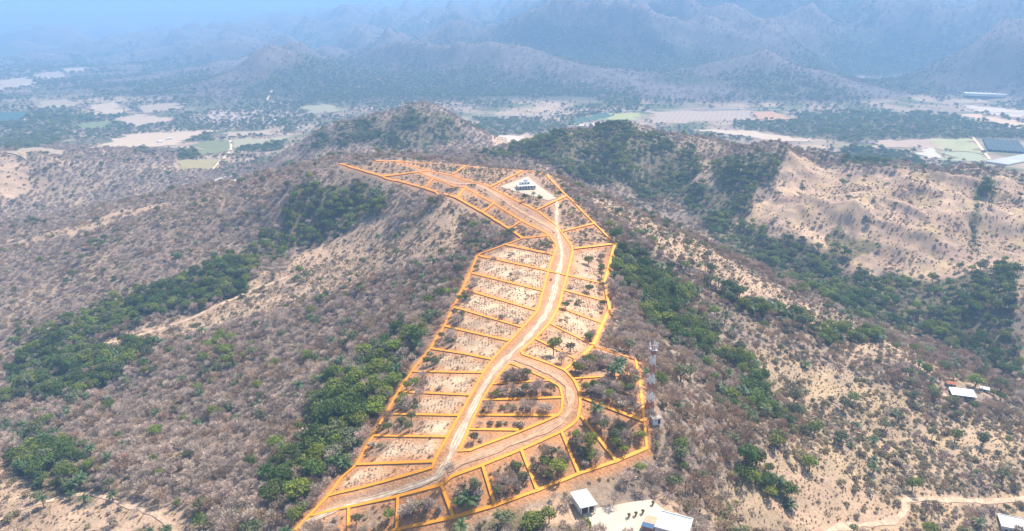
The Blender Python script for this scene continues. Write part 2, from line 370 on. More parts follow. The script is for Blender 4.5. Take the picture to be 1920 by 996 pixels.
def link(o, parent=None):
    col.objects.link(o)
    if parent is not None: o.parent = parent
    return o
def tag(o, label=None, cat=None, group=None, kind=None):
    if label: o['label'] = label
    if cat: o['category'] = cat
    if group: o['group'] = group
    if kind: o['kind'] = kind
    return o
def mesh_obj(name, V, F, material, parent=None, smooth=False):
    m = bpy.data.meshes.new(name); m.from_pydata([tuple(map(float, v)) for v in V], [], [tuple(map(int, f)) for f in F])
    if smooth: m.polygons.foreach_set('use_smooth', [True] * len(m.polygons))
    m.materials.append(material); m.update()
    return link(bpy.data.objects.new(name, m), parent)
def empty(name, loc, rz=0.0):
    e = bpy.data.objects.new(name, None); e.location = loc; e.rotation_euler = (0, 0, rz); e.empty_display_size = 1
    return link(e)
class MB:
    def __init__(s): s.V = []; s.F = []
    def box(s, c, d, rz=0.0, top=1.0):
        n = len(s.V); ca, sa = math.cos(rz), math.sin(rz)
        for k, (i, j) in [(k, ij) for k in (-1, 1) for ij in ((-1, -1), (1, -1), (1, 1), (-1, 1))]:
            q = top if k == 1 else 1.0
            x, y = i * d[0] / 2 * q, j * d[1] / 2 * q
            s.V.append((c[0] + x * ca - y * sa, c[1] + x * sa + y * ca, c[2] + k * d[2] / 2))
        s.F += [(n, n+3, n+2, n+1), (n+4, n+5, n+6, n+7), (n, n+1, n+5, n+4), (n+1, n+2, n+6, n+5), (n+2, n+3, n+7, n+6), (n+3, n, n+4, n+7)]
        return s
    def bar(s, a, b, w, w2=None, sides=4):
        a = Vector(a); b = Vector(b); d = (b - a).normalized()
        p = d.orthogonal().normalized(); q = d.cross(p); n = len(s.V); w2 = w if w2 is None else w2
        for e, r in ((a, w), (b, w2)):
            for i in range(sides):
                t = 2 * math.pi * (i + 0.5) / sides
                s.V.append(tuple(e + (p * math.cos(t) + q * math.sin(t)) * r))
        for i in range(sides): s.F.append((n + i, n + (i + 1) % sides, n + sides + (i + 1) % sides, n + sides + i))
        s.F.append(tuple(n + sides - 1 - i for i in range(sides))); s.F.append(tuple(n + sides + i for i in range(sides)))
        return s
    def obj(s, name, material, parent=None): return mesh_obj(name, s.V, s.F, material, parent)

# ------------------------------------------------------------------ the terrain sheet
wx, wy = warp_xy(GX, GY)
def nz(s, l, o=3): return fbm(GX / l, GY / l, o, s)
C_LITTER = np.array((0.27, 0.205, 0.165)); C_PALE = np.array((0.50, 0.345, 0.24)); C_GREEN = np.array((0.13, 0.12, 0.06)); C_TAN = np.array((0.48, 0.345, 0.215))
soil = np.tile(C_LITTER, GX.shape + (1,))
def blend(w, c):
    global soil
    soil = soil * (1 - w[..., None]) + np.array(c) * w[..., None]
flat = np.clip((-HZ - 102) / 8, 0, 1) * np.clip((dist - 900) / 250, 0, 1) * np.where((GX < -250) & (dist < 1480), 0.0, 1.0)
blend(np.clip(nz(31, 60) * 1.2 + 0.1, 0, 1) * np.where(GX > 40 + 0.12 * GY, 0.6, 0.45), C_TAN)
blend(flat * np.clip(0.55 + nz(33, 260), 0, 1) * 0.8, (0.44, 0.33, 0.235))
blend(flat * np.clip(nz(35, 180) * 2, 0, 1), (0.12, 0.13, 0.06))
blend(flat * (GX < -150) * np.clip((dist - 1900) / 600, 0, 1) * np.clip(0.2 + nz(37, 400), 0, 1), (0.12, 0.12, 0.075))
far = np.clip((dist - 2000) / 500, 0, 1) * (1 - flat)
blend(far * 0.95, (0.115, 0.095, 0.09))
blend(far * np.clip((RIDGE - 1.0) * 2.2 + nz(38, 110, 4) * 0.7, 0, 1) * 0.75, (0.185, 0.15, 0.15))    # leafless woods on the spurs
blend(far * np.clip((0.98 - RIDGE) * 2.2 + nz(36, 330, 5) * 1.2 - 0.1, 0, 1), (0.055, 0.068, 0.036))
soft = lambda s: np.clip(0.72 + 0.6 * nz(s, 12), 0, 1)
for n_, P in SPARSE: blend(inside(P, wx, wy) * np.clip(0.55 + 0.5 * nz(70, 25), 0, 1), C_TAN * 0.92)
for n_, P in SOIL: blend(inside(P, wx, wy) * soft(71), C_PALE)
blend(inside(SOIL[2][1], wx, wy) * np.clip(nz(74, 45, 4) * 1.6 + 0.05, 0, 1) * 0.75, (0.36, 0.245, 0.19))
blend(inside(SOIL[2][1], wx, wy) * np.clip(nz(76, 30, 3) * 1.8 - 0.3, 0, 1) * 0.6, (0.55, 0.40, 0.21))
for n_, P in GREEN: blend(inside(P, wx, wy) * 0.8, C_GREEN)
blend(inside(PROPERTY, GX, GY) * 0.55, (0.42, 0.25, 0.15))
blend(inside(LOTS_OPEN, wx * 0.5 + GX * 0.5, wy * 0.5 + GY * 0.5) * soft(72), (0.74, 0.53, 0.355))
blend(inside(LOTS_OPEN_R, wx * 0.5 + GX * 0.5, wy * 0.5 + GY * 0.5) * soft(73), (0.60, 0.40, 0.27))
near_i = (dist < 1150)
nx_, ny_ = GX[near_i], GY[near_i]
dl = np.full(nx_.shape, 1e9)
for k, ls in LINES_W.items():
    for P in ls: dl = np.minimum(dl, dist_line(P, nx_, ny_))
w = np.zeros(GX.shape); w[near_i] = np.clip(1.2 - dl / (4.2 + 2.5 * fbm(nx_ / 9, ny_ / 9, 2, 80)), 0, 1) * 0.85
blend(w, (0.60, 0.255, 0.095))        # orange glow of the boundary lines, painted into the soil colour
dl = np.full(nx_.shape, 1e9); wd = np.zeros(nx_.shape)
for k, (P, tw) in TRACKS.items():
    d_ = dist_line(P, nx_, ny_); dl = np.minimum(dl, d_ - tw * 0.5)
w = np.zeros(GX.shape); w[near_i] = np.clip(1 - dl / 2.2, 0, 1) * 0.55
blend(w, (0.56, 0.36, 0.24))
DIST_NEAR_TRACK = dl

def build_terrain():
    m = bpy.data.meshes.new('terrain'); ny, nx = GX.shape
    V = np.stack([GX, GY, HZ], -1).reshape(-1, 3)
    idx = np.arange(nx * ny).reshape(ny, nx)
    Fq = np.stack([idx[:-1, :-1], idx[:-1, 1:], idx[1:, 1:], idx[1:, :-1]], -1).reshape(-1, 4)
    m.vertices.add(len(V)); m.vertices.foreach_set('co', V.ravel())
    m.loops.add(Fq.size); m.loops.foreach_set('vertex_index', Fq.ravel().astype(np.int32))
    m.polygons.add(len(Fq)); m.polygons.foreach_set('loop_start', np.arange(0, Fq.size, 4, dtype=np.int32))
    m.polygons.foreach_set('use_smooth', np.ones(len(Fq), bool))
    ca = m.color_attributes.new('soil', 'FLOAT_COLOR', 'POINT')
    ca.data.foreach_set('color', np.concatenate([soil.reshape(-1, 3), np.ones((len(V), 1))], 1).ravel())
    m.update()
    mt = bpy.data.materials.new('dry_hillside_soil'); mt.use_nodes = True
    nt = mt.node_tree; b = nt.nodes['Principled BSDF']; b.inputs['Roughness'].default_value = 0.95; b.inputs['Specular IOR Level'].default_value = 0.1
    at = nt.nodes.new('ShaderNodeAttribute'); at.attribute_name = 'soil'
    tc = nt.nodes.new('ShaderNodeTexCoord')
    cur = at.outputs['Color']; hs_ = []
    for sc_, lo, hi, det in ((0.9, 0.72, 1.22, 6), (0.11, 0.86, 1.14, 5), (0.016, 0.78, 1.24, 6)):
        n = nt.nodes.new('ShaderNodeTexNoise'); n.inputs['Scale'].default_value = sc_; n.inputs['Detail'].default_value = det; n.inputs['Roughness'].default_value = 0.6
        nt.links.new(tc.outputs['Object'], n.inputs['Vector'])
        mr = nt.nodes.new('ShaderNodeMapRange'); mr.inputs['From Min'].default_value = 0.3; mr.inputs['From Max'].default_value = 0.7
        mr.inputs['To Min'].default_value = lo; mr.inputs['To Max'].default_value = hi; nt.links.new(n.outputs[0], mr.inputs[0])
        h = nt.nodes.new('ShaderNodeHueSaturation'); nt.links.new(cur, h.inputs['Color']); nt.links.new(mr.outputs[0], h.inputs['Value']); cur = h.outputs[0]; hs_.append(n)
    nt.links.new(cur, b.inputs['Base Color'])
    bp = nt.nodes.new('ShaderNodeBump'); bp.inputs['Strength'].default_value = 0.7; bp.inputs['Distance'].default_value = 0.8
    nt.links.new(hs_[0].outputs[0], bp.inputs['Height']); nt.links.new(bp.outputs[0], b.inputs['Normal'])
    m.materials.append(mt)
    return tag(link(bpy.data.objects.new('terrain', m)), kind='structure')
terrain = build_terrain()

# ------------------------------------------------------------------ sheets and ribbons draped over the terrain
def resample(P, step):
    out = [P[0]]
    for a, b in zip(P[:-1], P[1:]):
        n = max(1, int(math.hypot(*(b - a)) / step))
        out += [a + (b - a) * (i + 1) / n for i in range(n)]
    return np.array(out)
def smooth_line(P, it=3):
    P = np.array(P)
    for _ in range(it):
        Q = [P[0]]
        for a, b in zip(P[:-1], P[1:]): Q += [a * 0.75 + b * 0.25, a * 0.25 + b * 0.75]
        P = np.array(Q + [P[-1]])
    return P
def ribbon(name, P, width, lift, material, parent=None, across=4, step=2.5, thick=0.0, wobble=0.0, closed_box=False):
    P = resample(np.array(P), step)
    T = np.gradient(P, axis=0); T /= np.linalg.norm(T, axis=1)[:, None] + 1e-9
    N = np.stack([-T[:, 1], T[:, 0]], 1)
    V = []; F = []; m = across + 1
    wv = width * (1 + wobble * fbm(P[:, 0] / 9, P[:, 1] / 9, 2, 90))
    for i in range(len(P)):
        for j in range(m):
            q = P[i] + N[i] * wv[i] * (j / across - 0.5)
            V.append((q[0], q[1], float(height(q[0], q[1])) + lift))
    for i in range(len(P) - 1):
        for j in range(across):
            a = i * m + j; F.append((a, a + m, a + m + 1, a + 1))
    if thick:
        n = len(V)
        V += [(x, y, z - thick) for x, y, z in V]
        for i in range(len(P) - 1):
            for j in range(across):
                a = n + i * m + j; F.append((a, a + 1, a + m + 1, a + m))
            a = i * m; F.append((a, n + a, n + a + m, a + m)); b = a + across; F.append((b, b + m, n + b + m, n + b))
        for i0 in (0, (len(P) - 1) * m):
            for j in range(across): F.append((i0 + j, i0 + j + 1, n + i0 + j + 1, n + i0 + j))
    return mesh_obj(name, V, F, material, parent, smooth=False)
def sheet(name, uv4, material, lift=0.5, n=14, world=None):
    """a four-cornered patch laid on the ground"""
    c = np.array(world) if world is not None else poly(uv4); V = []; F = []
    for i in range(n + 1):
        for j in range(n + 1):
            s, t = i / n, j / n
            q = (c[0] * (1 - s) + c[1] * s) * (1 - t) + (c[3] * (1 - s) + c[2] * s) * t
            k_ = 0.006 * math.hypot(*q) * min(1.0, max(0.0, (math.hypot(*q) - 700) / 400))      # ragged field margins
            q = q + k_ * np.array((float(fbm(q[0] / 45, q[1] / 45, 3, 301)), float(fbm(q[0] / 45, q[1] / 45, 3, 302)))) * 2
            V.append((q[0], q[1], float(height(q[0], q[1])) + lift))
    for i in range(n):
        for j in range(n):
            a = i * (n + 1) + j; F.append((a, a + n + 1, a + n + 2, a + 1))
    return mesh_obj(name, V, F, material)

M_ROAD = mat('pale_dirt', (0.66, 0.50, 0.36), var=0.3, scale=0.35, bump=0.5)
M_TRACK = mat('tan_dirt', (0.54, 0.39, 0.275), var=0.3, scale=0.4, bump=0.5)
M_LOOP = mat('orange_dirt', (0.60, 0.34, 0.20), var=0.3, scale=0.4, bump=0.5)
M_LINE = mat('amber_paint', (0.96, 0.38, 0.04), rough=0.6, var=0.06, scale=0.5)
for k, (P, w_) in TRACKS.items():
    tag(ribbon(k, smooth_line(P), w_, 0.24, M_LOOP if k in ('dirt_road_loop', 'dirt_road_upper') else M_ROAD if k == 'dirt_road_main' else M_TRACK, wobble=0.7), kind='structure')
M_RUT = mat('wheel_rut_soil', (0.46, 0.33, 0.23), var=0.3, scale=0.5)
for k in ('dirt_road_main', 'dirt_road_loop'):
    P_ = resample(smooth_line(TRACKS[k][0]), 4.0); T_ = np.gradient(P_, axis=0); T_ /= np.linalg.norm(T_, axis=1)[:, None]; N_ = np.stack([-T_[:, 1], T_[:, 0]], 1)
    for s_ in (-1, 1):
        wob = 0.62 + 0.25 * fbm(P_[:, 0] / 14, P_[:, 1] / 14, 2, 77 + s_)
        tag(ribbon('wheel_rut', P_ + N_ * s_ * wob[:, None], 0.34, 0.30, M_RUT, across=2, wobble=1.2), kind='structure')

lots = empty('lot_boundary_marking', (*PROPERTY.mean(0), float(height(*PROPERTY.mean(0)))))
tag(lots, 'bright amber lines marking the road and building lots along the ridge', 'boundary lines')
bpy.context.view_layer.update()
inv = lots.matrix_world.inverted(); li = 0
for k, ls in LINES_W.items():
    for P in ls:
        dd = np.hypot(*P.mean(0)); wid = 1.12 + np.clip((dd - 230) / 500, 0, 1) * 0.75
        if k == 'road_edge_line': wid *= 0.8
        PP = smooth_line(P, 1) if k == 'road_edge_line' else P
        o = ribbon(k, PP, wid, (0.36 if dd < 450 else 0.85) + li * 0.004, M_LINE, lots, across=2, thick=0.08); o.matrix_parent_inverse = inv; li += 1

def field_mat(name, c1, c2, period, angle):
    m = bpy.data.materials.new(name); m.use_nodes = True; nt = m.node_tree; b = nt.nodes['Principled BSDF']; b.inputs['Roughness'].default_value = 0.95; b.inputs['Specular IOR Level'].default_value = 0.1
    tc = nt.nodes.new('ShaderNodeTexCoord'); mp = nt.nodes.new('ShaderNodeMapping'); mp.inputs['Rotation'].default_value = (0, 0, angle)
    wv = nt.nodes.new('ShaderNodeTexWave'); wv.inputs['Scale'].default_value = 0.314 / period * 1.0; wv.inputs['Distortion'].default_value = 1.5; wv.inputs['Detail'].default_value = 2
    n = nt.nodes.new('ShaderNodeTexNoise'); n.inputs['Scale'].default_value = 0.03; n.inputs['Detail'].default_value = 5
    nt.links.new(tc.outputs['Object'], mp.inputs[0]); nt.links.new(mp.outputs[0], wv.inputs[0]); nt.links.new(tc.outputs['Object'], n.inputs[0])
    ad = nt.nodes.new('ShaderNodeMath'); ad.operation = 'ADD'; nt.links.new(wv.outputs['Fac'], ad.inputs[0]); nt.links.new(n.outputs[0], ad.inputs[1])
    mr = nt.nodes.new('ShaderNodeMapRange'); mr.inputs['From Min'].default_value = 0.3; mr.inputs['From Max'].default_value = 1.5; nt.links.new(ad.outputs[0], mr.inputs[0])
    mx = nt.nodes.new('ShaderNodeMix'); mx.data_type = 'RGBA'; mx.inputs['A'].default_value = (*c1, 1); mx.inputs['B'].default_value = (*c2, 1)
    nt.links.new(mr.outputs[0], mx.inputs['Factor']); nt.links.new(mx.outputs['Result'], b.inputs['Base Color'])
    return m
FIELDS = [
    ('tan_field', [(1220,209),(1402,208),(1420,226),(1225,232)], (0.34,0.26,0.21), (0.42,0.32,0.26), 14),
    ('orange_field', [(1407,209),(1452,210),(1503,226),(1422,225)], (0.44,0.25,0.15), (0.48,0.29,0.18), 14),
    ('dark_green_field', [(1062,230),(1120,214),(1157,213),(1118,228)], (0.05,0.10,0.07), (0.08,0.14,0.09), 12),
    ('yellow_green_field', [(1120,226),(1159,213),(1207,213),(1195,224)], (0.30,0.32,0.12), (0.38,0.38,0.18), 12),
    ('pale_field', [(1058,237),(1118,230),(1195,226),(1173,235)], (0.55,0.48,0.38), (0.62,0.54,0.44), 12),
    ('mauve_field', [(1612,265),(1640,263),(1652,277),(1722,288)], (0.20,0.16,0.18), (0.28,0.22,0.23), 9),
    ('pink_brown_field', [(1641,263),(1756,261),(1769,278),(1652,276)], (0.36,0.25,0.20), (0.48,0.36,0.28), 9),
    ('striped_green_field', [(1757,261),(1822,260),(1846,290),(1770,283)], (0.24,0.26,0.12), (0.46,0.42,0.26), 16),
    ('pale_square_field', [(1723,278),(1760,279),(1768,298),(1737,298)], (0.5,0.45,0.36), (0.56,0.5,0.42), 9),
    ('grey_green_field', [(1771,284),(1845,291),(1854,304),(1783,303)], (0.30,0.32,0.20), (0.38,0.38,0.26), 9),
    ('tan_strip_field', [(1285,243),(1400,246),(1522,264),(1480,268)], (0.50,0.38,0.29), (0.56,0.44,0.34), 20),
    ('orange_tan_field', [(1790,214),(1828,214),(1925,233),(1916,243)], (0.55,0.38,0.25), (0.62,0.45,0.32), 20),
    ('far_tan_field', [(1812,197),(1925,209),(1925,222),(1832,212)], (0.50,0.41,0.33), (0.58,0.48,0.4), 20),
    ('wide_tan_field', [(140,282),(230,253),(400,245),(330,271)], (0.44,0.33,0.24), (0.52,0.40,0.30), 22),
    ('green_plot', [(366,266),(432,264),(430,284),(368,292)], (0.15,0.16,0.08), (0.20,0.21,0.10), 9),
    ('light_green_plot', [(434,262),(545,258),(530,267),(440,281)], (0.30,0.28,0.18), (0.36,0.33,0.22), 9),
    ('olive_plot', [(332,300),(420,299),(402,318),(330,319)], (0.26,0.22,0.11), (0.33,0.28,0.15), 9),
    ('quarry_ground', [(352,234),(400,206),(540,207),(520,232)], (0.28,0.22,0.19), (0.42,0.34,0.29), 30),
    ('left_tan_patch', [(165,198),(218,191),(235,214),(182,214)], (0.40,0.31,0.22), (0.48,0.37,0.27), 20),
    ('left_tan_slope', [(207,228),(258,214),(328,226),(258,239)], (0.38,0.29,0.22), (0.46,0.35,0.27), 20),
    ('far_left_bare_patch', [(0,152),(50,145),(70,160),(0,170)], (0.36,0.29,0.22), (0.42,0.34,0.27), 20),
    ('far_left_bare_patch_b', [(118,129),(165,127),(160,137),(122,138)], (0.38,0.30,0.23), (0.44,0.36,0.29), 20),
    ('white_gravel_patch', [(388,346),(415,333),(468,332),(440,343)], (0.62,0.58,0.54), (0.7,0.66,0.62), 6),
    ('pale_gap_patch', [(930,254),(985,256),(998,268),(945,268)], (0.52,0.41,0.34), (0.6,0.5,0.42), 20),
    ('left_plot_a', [(60,191),(130,186),(150,200),(72,205)], (0.32,0.26,0.18), (0.37,0.30,0.22), 14),
    ('left_plot_b', [(252,201),(330,192),(350,205),(270,212)], (0.34,0.26,0.19), (0.38,0.30,0.23), 14),
    ('left_plot_c', [(0,287),(60,277),(128,284),(40,297)], (0.34,0.26,0.19), (0.40,0.31,0.23), 14),
    ('left_plot_d', [(560,201),(620,197),(640,210),(580,215)], (0.27,0.25,0.16), (0.32,0.29,0.19), 14),
    ('left_plot_e', [(60,141),(110,134),(130,145),(80,150)], (0.34,0.27,0.21), (0.38,0.31,0.25), 20),
    ('left_plot_f', [(430,248),(520,243),(515,252),(428,258)], (0.37,0.29,0.22), (0.42,0.33,0.25), 14),
    ('left_plot_g', [(150,232),(205,228),(215,238),(150,244)], (0.14,0.17,0.08), (0.2,0.22,0.1), 14),
    ('left_dark_shade_field', [(-20,212),(62,210),(40,230),(-20,233)], (0.04,0.09,0.09), (0.06,0.12,0.11), 12)]
for i, (n_, uv, c1, c2, per) in enumerate(FIELDS):
    tag(sheet(n_, uv, field_mat(n_, c1, c2, per, 0.3 + i * 0.7), lift=0.7 + 0.02 * i, n=15), kind='structure')
M_ASPH = mat('highway_surface', (0.30, 0.28, 0.27), var=0.1, scale=0.02)
for n_, uv, w_ in (('highway_right', [(880,219),(1060,217),(1200,207),(1350,205),(1500,207),(1660,210),(1800,210),(1960,214)], 16),
                   ('highway_left', [(-20,247),(150,241),(350,239),(520,231),(600,224)], 12),
                   ('farm_track', [(458,318),(420,340)], 5), ('farm_track_b', [(432,264),(434,282),(420,298),(400,318)], 5),
                   ('farm_track_c', [(40,229),(66,210)], 7), ('farm_track_d', [(1824,258),(1838,276),(1856,300)], 6),
                   ('farm_track_e', [(500,190),(510,170)], 7)):
    tag(ribbon(n_, smooth_line(poly(uv), 2), w_, 1.1, M_ASPH if 'high' in n_ else M_ROAD, step=12, across=2), kind='structure')

# ------------------------------------------------------------------ buildings
M_WHITE = mat('white_render', (0.80, 0.79, 0.77), rough=0.8, var=0.06, scale=0.5)
M_WROOF = mat('white_roof', (0.78, 0.78, 0.77), rough=0.6, var=0.14, scale=0.5)
M_SHEETMETAL = mat('pale_sheet_metal', (0.74, 0.75, 0.76), rough=0.45, var=0.08, scale=0.7, spec=0.5)
M_DARK = mat('dark_opening', (0.03, 0.03, 0.035), rough=0.5)
M_GLASS = mat('window_glass', (0.03, 0.045, 0.06), rough=0.1, spec=0.6)
M_TERRA = mat('terracotta', (0.46, 0.17, 0.09), var=0.2, scale=1.2)
M_BLOCK = mat('grey_block', (0.38, 0.35, 0.32), var=0.15, scale=1.0)
M_FLOOR = mat('cream_paving', (0.60, 0.50, 0.40), var=0.08, scale=0.25)
M_WOOD = mat('weathered_wood', (0.13, 0.10, 0.08), var=0.3, scale=2)
M_BLUE = mat('blue_panel', (0.06, 0.13, 0.25), rough=0.25, spec=0.6)
M_STEELW = mat('white_painted_steel', (0.78, 0.78, 0.78), rough=0.5)
M_STEELR = mat('red_painted_steel', (0.42, 0.19, 0.14), rough=0.6)
def base_at(u, v, dz=0.0):
    x, y = ground(u, v); return (x, y, float(height(x, y)) + dz)

# patio beside the carport
patio = sheet('patio', [(1087,958),(1222,938),(1292,998),(1120,1004)], M_FLOOR, lift=0.22); tag(patio, kind='structure')
pad = sheet('hilltop_pad', [(938,351),(990,331),(1043,373),(1028,377)], mat('pale_pad', (0.50, 0.41, 0.32), var=0.08, scale=0.3), lift=0.3); tag(pad, kind='structure')

def carport():
    e = empty('carport', base_at(1094, 949, 0.1), math.radians(19))
    tag(e, 'white flat roofed carport with two dark open bays beside the pale patio', 'carport')
    W, L, H = 5.8, 8.4, 2.7
    MB().box((0, 0.0, H + 0.15), (W + 0.5, L + 0.6, 0.3)).obj('roof', M_WROOF, e)
    MB().box((0, L / 2 + 0.1, H + 0.45), (W + 0.5, 0.3, 0.3)).obj('roof_curb', M_WHITE, e)
    MB().box((0, L / 2 - 0.15, H / 2), (W - 0.5, 0.25, H)).obj('back_wall', M_WHITE, e)
    for s in (-1, 1): MB().box((s * (W / 2 - 0.12), 0.4, H / 2), (0.22, L - 1.3, H)).obj('side_wall', M_WHITE, e)
    for s in (-1, 0, 1): MB().box((s * (W / 2 - 0.15), -L / 2 + 0.12, H / 2), (0.3, 0.3, H)).obj('post', M_WHITE, e)
    MB().box((0, 0, 0.03), (W - 0.6, L - 0.8, 0.12)).obj('floor_slab', mat('oily_concrete', (0.22, 0.2, 0.19), var=0.2, scale=0.8), e)
    MB().box((0, L / 2 - 1.2, 0.9), (W - 1.0, 1.4, 1.6)).obj('stored_shelf', M_WOOD, e)
carport()

def flat_house(name, label, loc, rz, W, L, H, roof=M_WROOF, wall=M_WHITE, parts=()):
    e = empty(name, loc, rz); tag(e, label, 'house')
    MB().box((0, 0, H / 2 - 0.6), (W, L, H + 1.2)).obj('wall', wall, e)
    r = MB().box((0, 0, H + 0.1), (W + 0.5, L + 0.5, 0.2)).obj('roof', roof, e)
    for s in (-1, 1):
        MB().box((s * (W / 2 + 0.1), 0, H + 0.4), (0.22, L + 0.5, 0.4)).obj('parapet', wall, r)
        MB().box((0, s * (L / 2 + 0.1), H + 0.401), (W - 0.05, 0.22, 0.4)).obj('parapet', wall, r)
    MB().box((W * 0.12, -L / 2 - 0.01, 1.05), (1.0, 0.08, 2.1)).obj('door', M_WOOD, e)
    for x in (-0.3, -0.12, 0.33):
        w = MB().box((x * W, -L / 2 - 0.01, 1.5), (1.3, 0.1, 1.2)).obj('window', M_GLASS, e)
        MB().box((x * W, -L / 2 - 0.04, 0.85), (1.5, 0.2, 0.1)).obj('sill', M_WHITE, w)
    return e
h = flat_house('white_house', 'white flat roofed house with terracotta terrace at the bottom edge', base_at(1262, 1000, 0.2), math.radians(-24), 10.5, 9.0, 3.6)
MB().box((-7.6, -0.5, 1.2), (4.6, 6.0, 2.4)).obj('terrace', mat('terrace_tile', (0.62, 0.36, 0.25), var=0.12, scale=0.8), h)
MB().box((-7.9, -3.2, 2.75), (4.0, 2.4, 0.12)).obj('blue_awning', M_BLUE, h)
for sx in (-9.7, -6.1): MB().box((sx, -4.2, 1.4), (0.12, 0.12, 2.7)).obj('awning_post', M_STEELW, h)

h = flat_house('white_house', 'white roofed house cut by the bottom right corner', base_at(1896, 992, 0.2), math.radians(-22), 11, 10, 3.2, roof=M_SHEETMETAL)
MB().box((8.4, 3.5, 1.3), (5.0, 7.0, 2.6)).obj('pink_annex', mat('pale_pink_render', (0.66, 0.55, 0.5), var=0.08), h)

e = empty('farm_house', base_at(1803, 744, 0.0), math.radians(-17)); tag(e, 'low house with white sheet metal roof on the right hillside', 'house')
MB().box((0, 0, 0.9), (13.0, 7.0, 4.0)).obj('wall', M_BLOCK, e)
for k in range(9):   # roof sheets
    mesh_obj('roof_sheet', [(-7 + k * 1.56, -4.6, 2.9 + 0.03 * (k % 2)), (-7 + k * 1.56 + 1.6, -4.6, 2.9 + 0.03 * (k % 2)), (-7 + k * 1.56 + 1.6, 4.4, 3.7 + 0.03 * (k % 2)), (-7 + k * 1.56, 4.4, 3.7 + 0.03 * (k % 2)),
        (-7 + k * 1.56, -4.6, 2.97 + 0.03 * (k % 2)), (-7 + k * 1.56 + 1.6, -4.6, 2.97 + 0.03 * (k % 2)), (-7 + k * 1.56 + 1.6, 4.4, 3.77 + 0.03 * (k % 2)), (-7 + k * 1.56, 4.4, 3.77 + 0.03 * (k % 2))],
        [(0, 3, 2, 1), (4, 5, 6, 7), (0, 1, 5, 4), (1, 2, 6, 5), (2, 3, 7, 6), (3, 0, 4, 7)], M_SHEETMETAL, e)
MB().box((1.0, -3.53, 1.1), (1.1, 0.1, 2.1)).obj('door', M_DARK, e)
for x in (-4.2, -1.6, 4.0): MB().box((x, -3.53, 1.5), (1.2, 0.1, 1.0)).obj('window', M_GLASS, e)
for x in (-6.6, -2.2, 2.2, 6.6): MB().box((x, -4.4, 0.9), (0.16, 0.16, 4.0)).obj('porch_post', M_WOOD, e)

def shed(name, label, u, v, rz, W, L, H, roof, wall):
    e = empty(name, base_at(u, v), rz); tag(e, label, 'shed')
    MB().box((0, 0, H / 2 - 0.5), (W, L, H + 1)).obj('wall', wall, e)
    for s in (-1, 1):
        z0, z1 = H - 0.1, H + 0.9
        mesh_obj('roof_slope', [(-W/2-.3, s*(L/2+.4), z0), (W/2+.3, s*(L/2+.4), z0), (W/2+.3, s*0.02, z1), (-W/2-.3, s*0.02, z1),
                 (-W/2-.3, s*(L/2+.4), z0+.1), (W/2+.3, s*(L/2+.4), z0+.1), (W/2+.3, s*0.02, z1+.1), (-W/2-.3, s*0.02, z1+.1)],
                 [(0, 3, 2, 1), (4, 5, 6, 7), (0, 1, 5, 4), (1, 2, 6, 5), (2, 3, 7, 6), (3, 0, 4, 7)], roof, e)
    MB().box((0, -L / 2 - 0.01, 0.95), (1.0, 0.08, 1.9)).obj('door', M_DARK, e)
shed('tile_roof_shed', 'small shed with red tiled roof behind the hillside house', 1782, 724, math.radians(-20), 5.2, 4.2, 2.4, M_TERRA, M_BLOCK)
shed('pale_shed', 'small pale roofed shed under the bright green tree', 1845, 733, math.radians(-30), 5.0, 3.6, 2.1, M_SHEETMETAL, M_BLOCK)

for i_, (u, v, w_, l_) in enumerate(((92, 206, 16, 9), (104, 202, 12, 8), (318, 262, 12, 8), (300, 268, 10, 8), (560, 242, 14, 9), (515, 228, 22, 10))):
    shed('farm_building', ('white farm building left of a pair in the far left plain', 'white farm building right of a pair in the far left plain', 'small white farm building beside the green plots at left', 'smallest white farm building left of the green plots',
         'pale farm building beside the round hill', 'long pale building above the bare quarry ground')[i_], u, v, 0.3 * i_, w_, l_, 4.0, M_SHEETMETAL, M_WHITE)

# white house on the hilltop
e = empty('hilltop_house', base_at(986, 353, 0.3), math.radians(14)); tag(e, 'white stepped house on the pale hilltop pad beside the far lots', 'house')
e.scale = (0.82, 0.82, 0.9)
MB().box((0, 0, 1.4), (19, 9, 3.6)).obj('ground_floor', M_WHITE, e)
up = MB().box((-1, 1.2, 4.7), (10, 6.0, 3.0)).obj('upper_floor', M_WHITE, e)
MB().box((0.5, 1.8, 7.2), (4.2, 3.6, 2.2)).obj('roof_room', M_WHITE, up)
MB().box((0, -1.6, 3.35), (20, 12.6, 0.28)).obj('porch_roof', M_WROOF, e)
for k in range(7): MB().box((-9 + k * 3, -7.4, 1.3), (0.35, 0.35, 3.8)).obj('porch_post', M_WHITE, e)
for k in range(6): MB().box((-7.5 + k * 3, -4.53, 1.5), (1.8, 0.1, 2.0)).obj('window', M_GLASS, e)
for k in range(3): MB().box((-4.2 + k * 3.2, -1.83, 4.8), (1.5, 0.1, 1.4)).obj('window', M_GLASS, up)

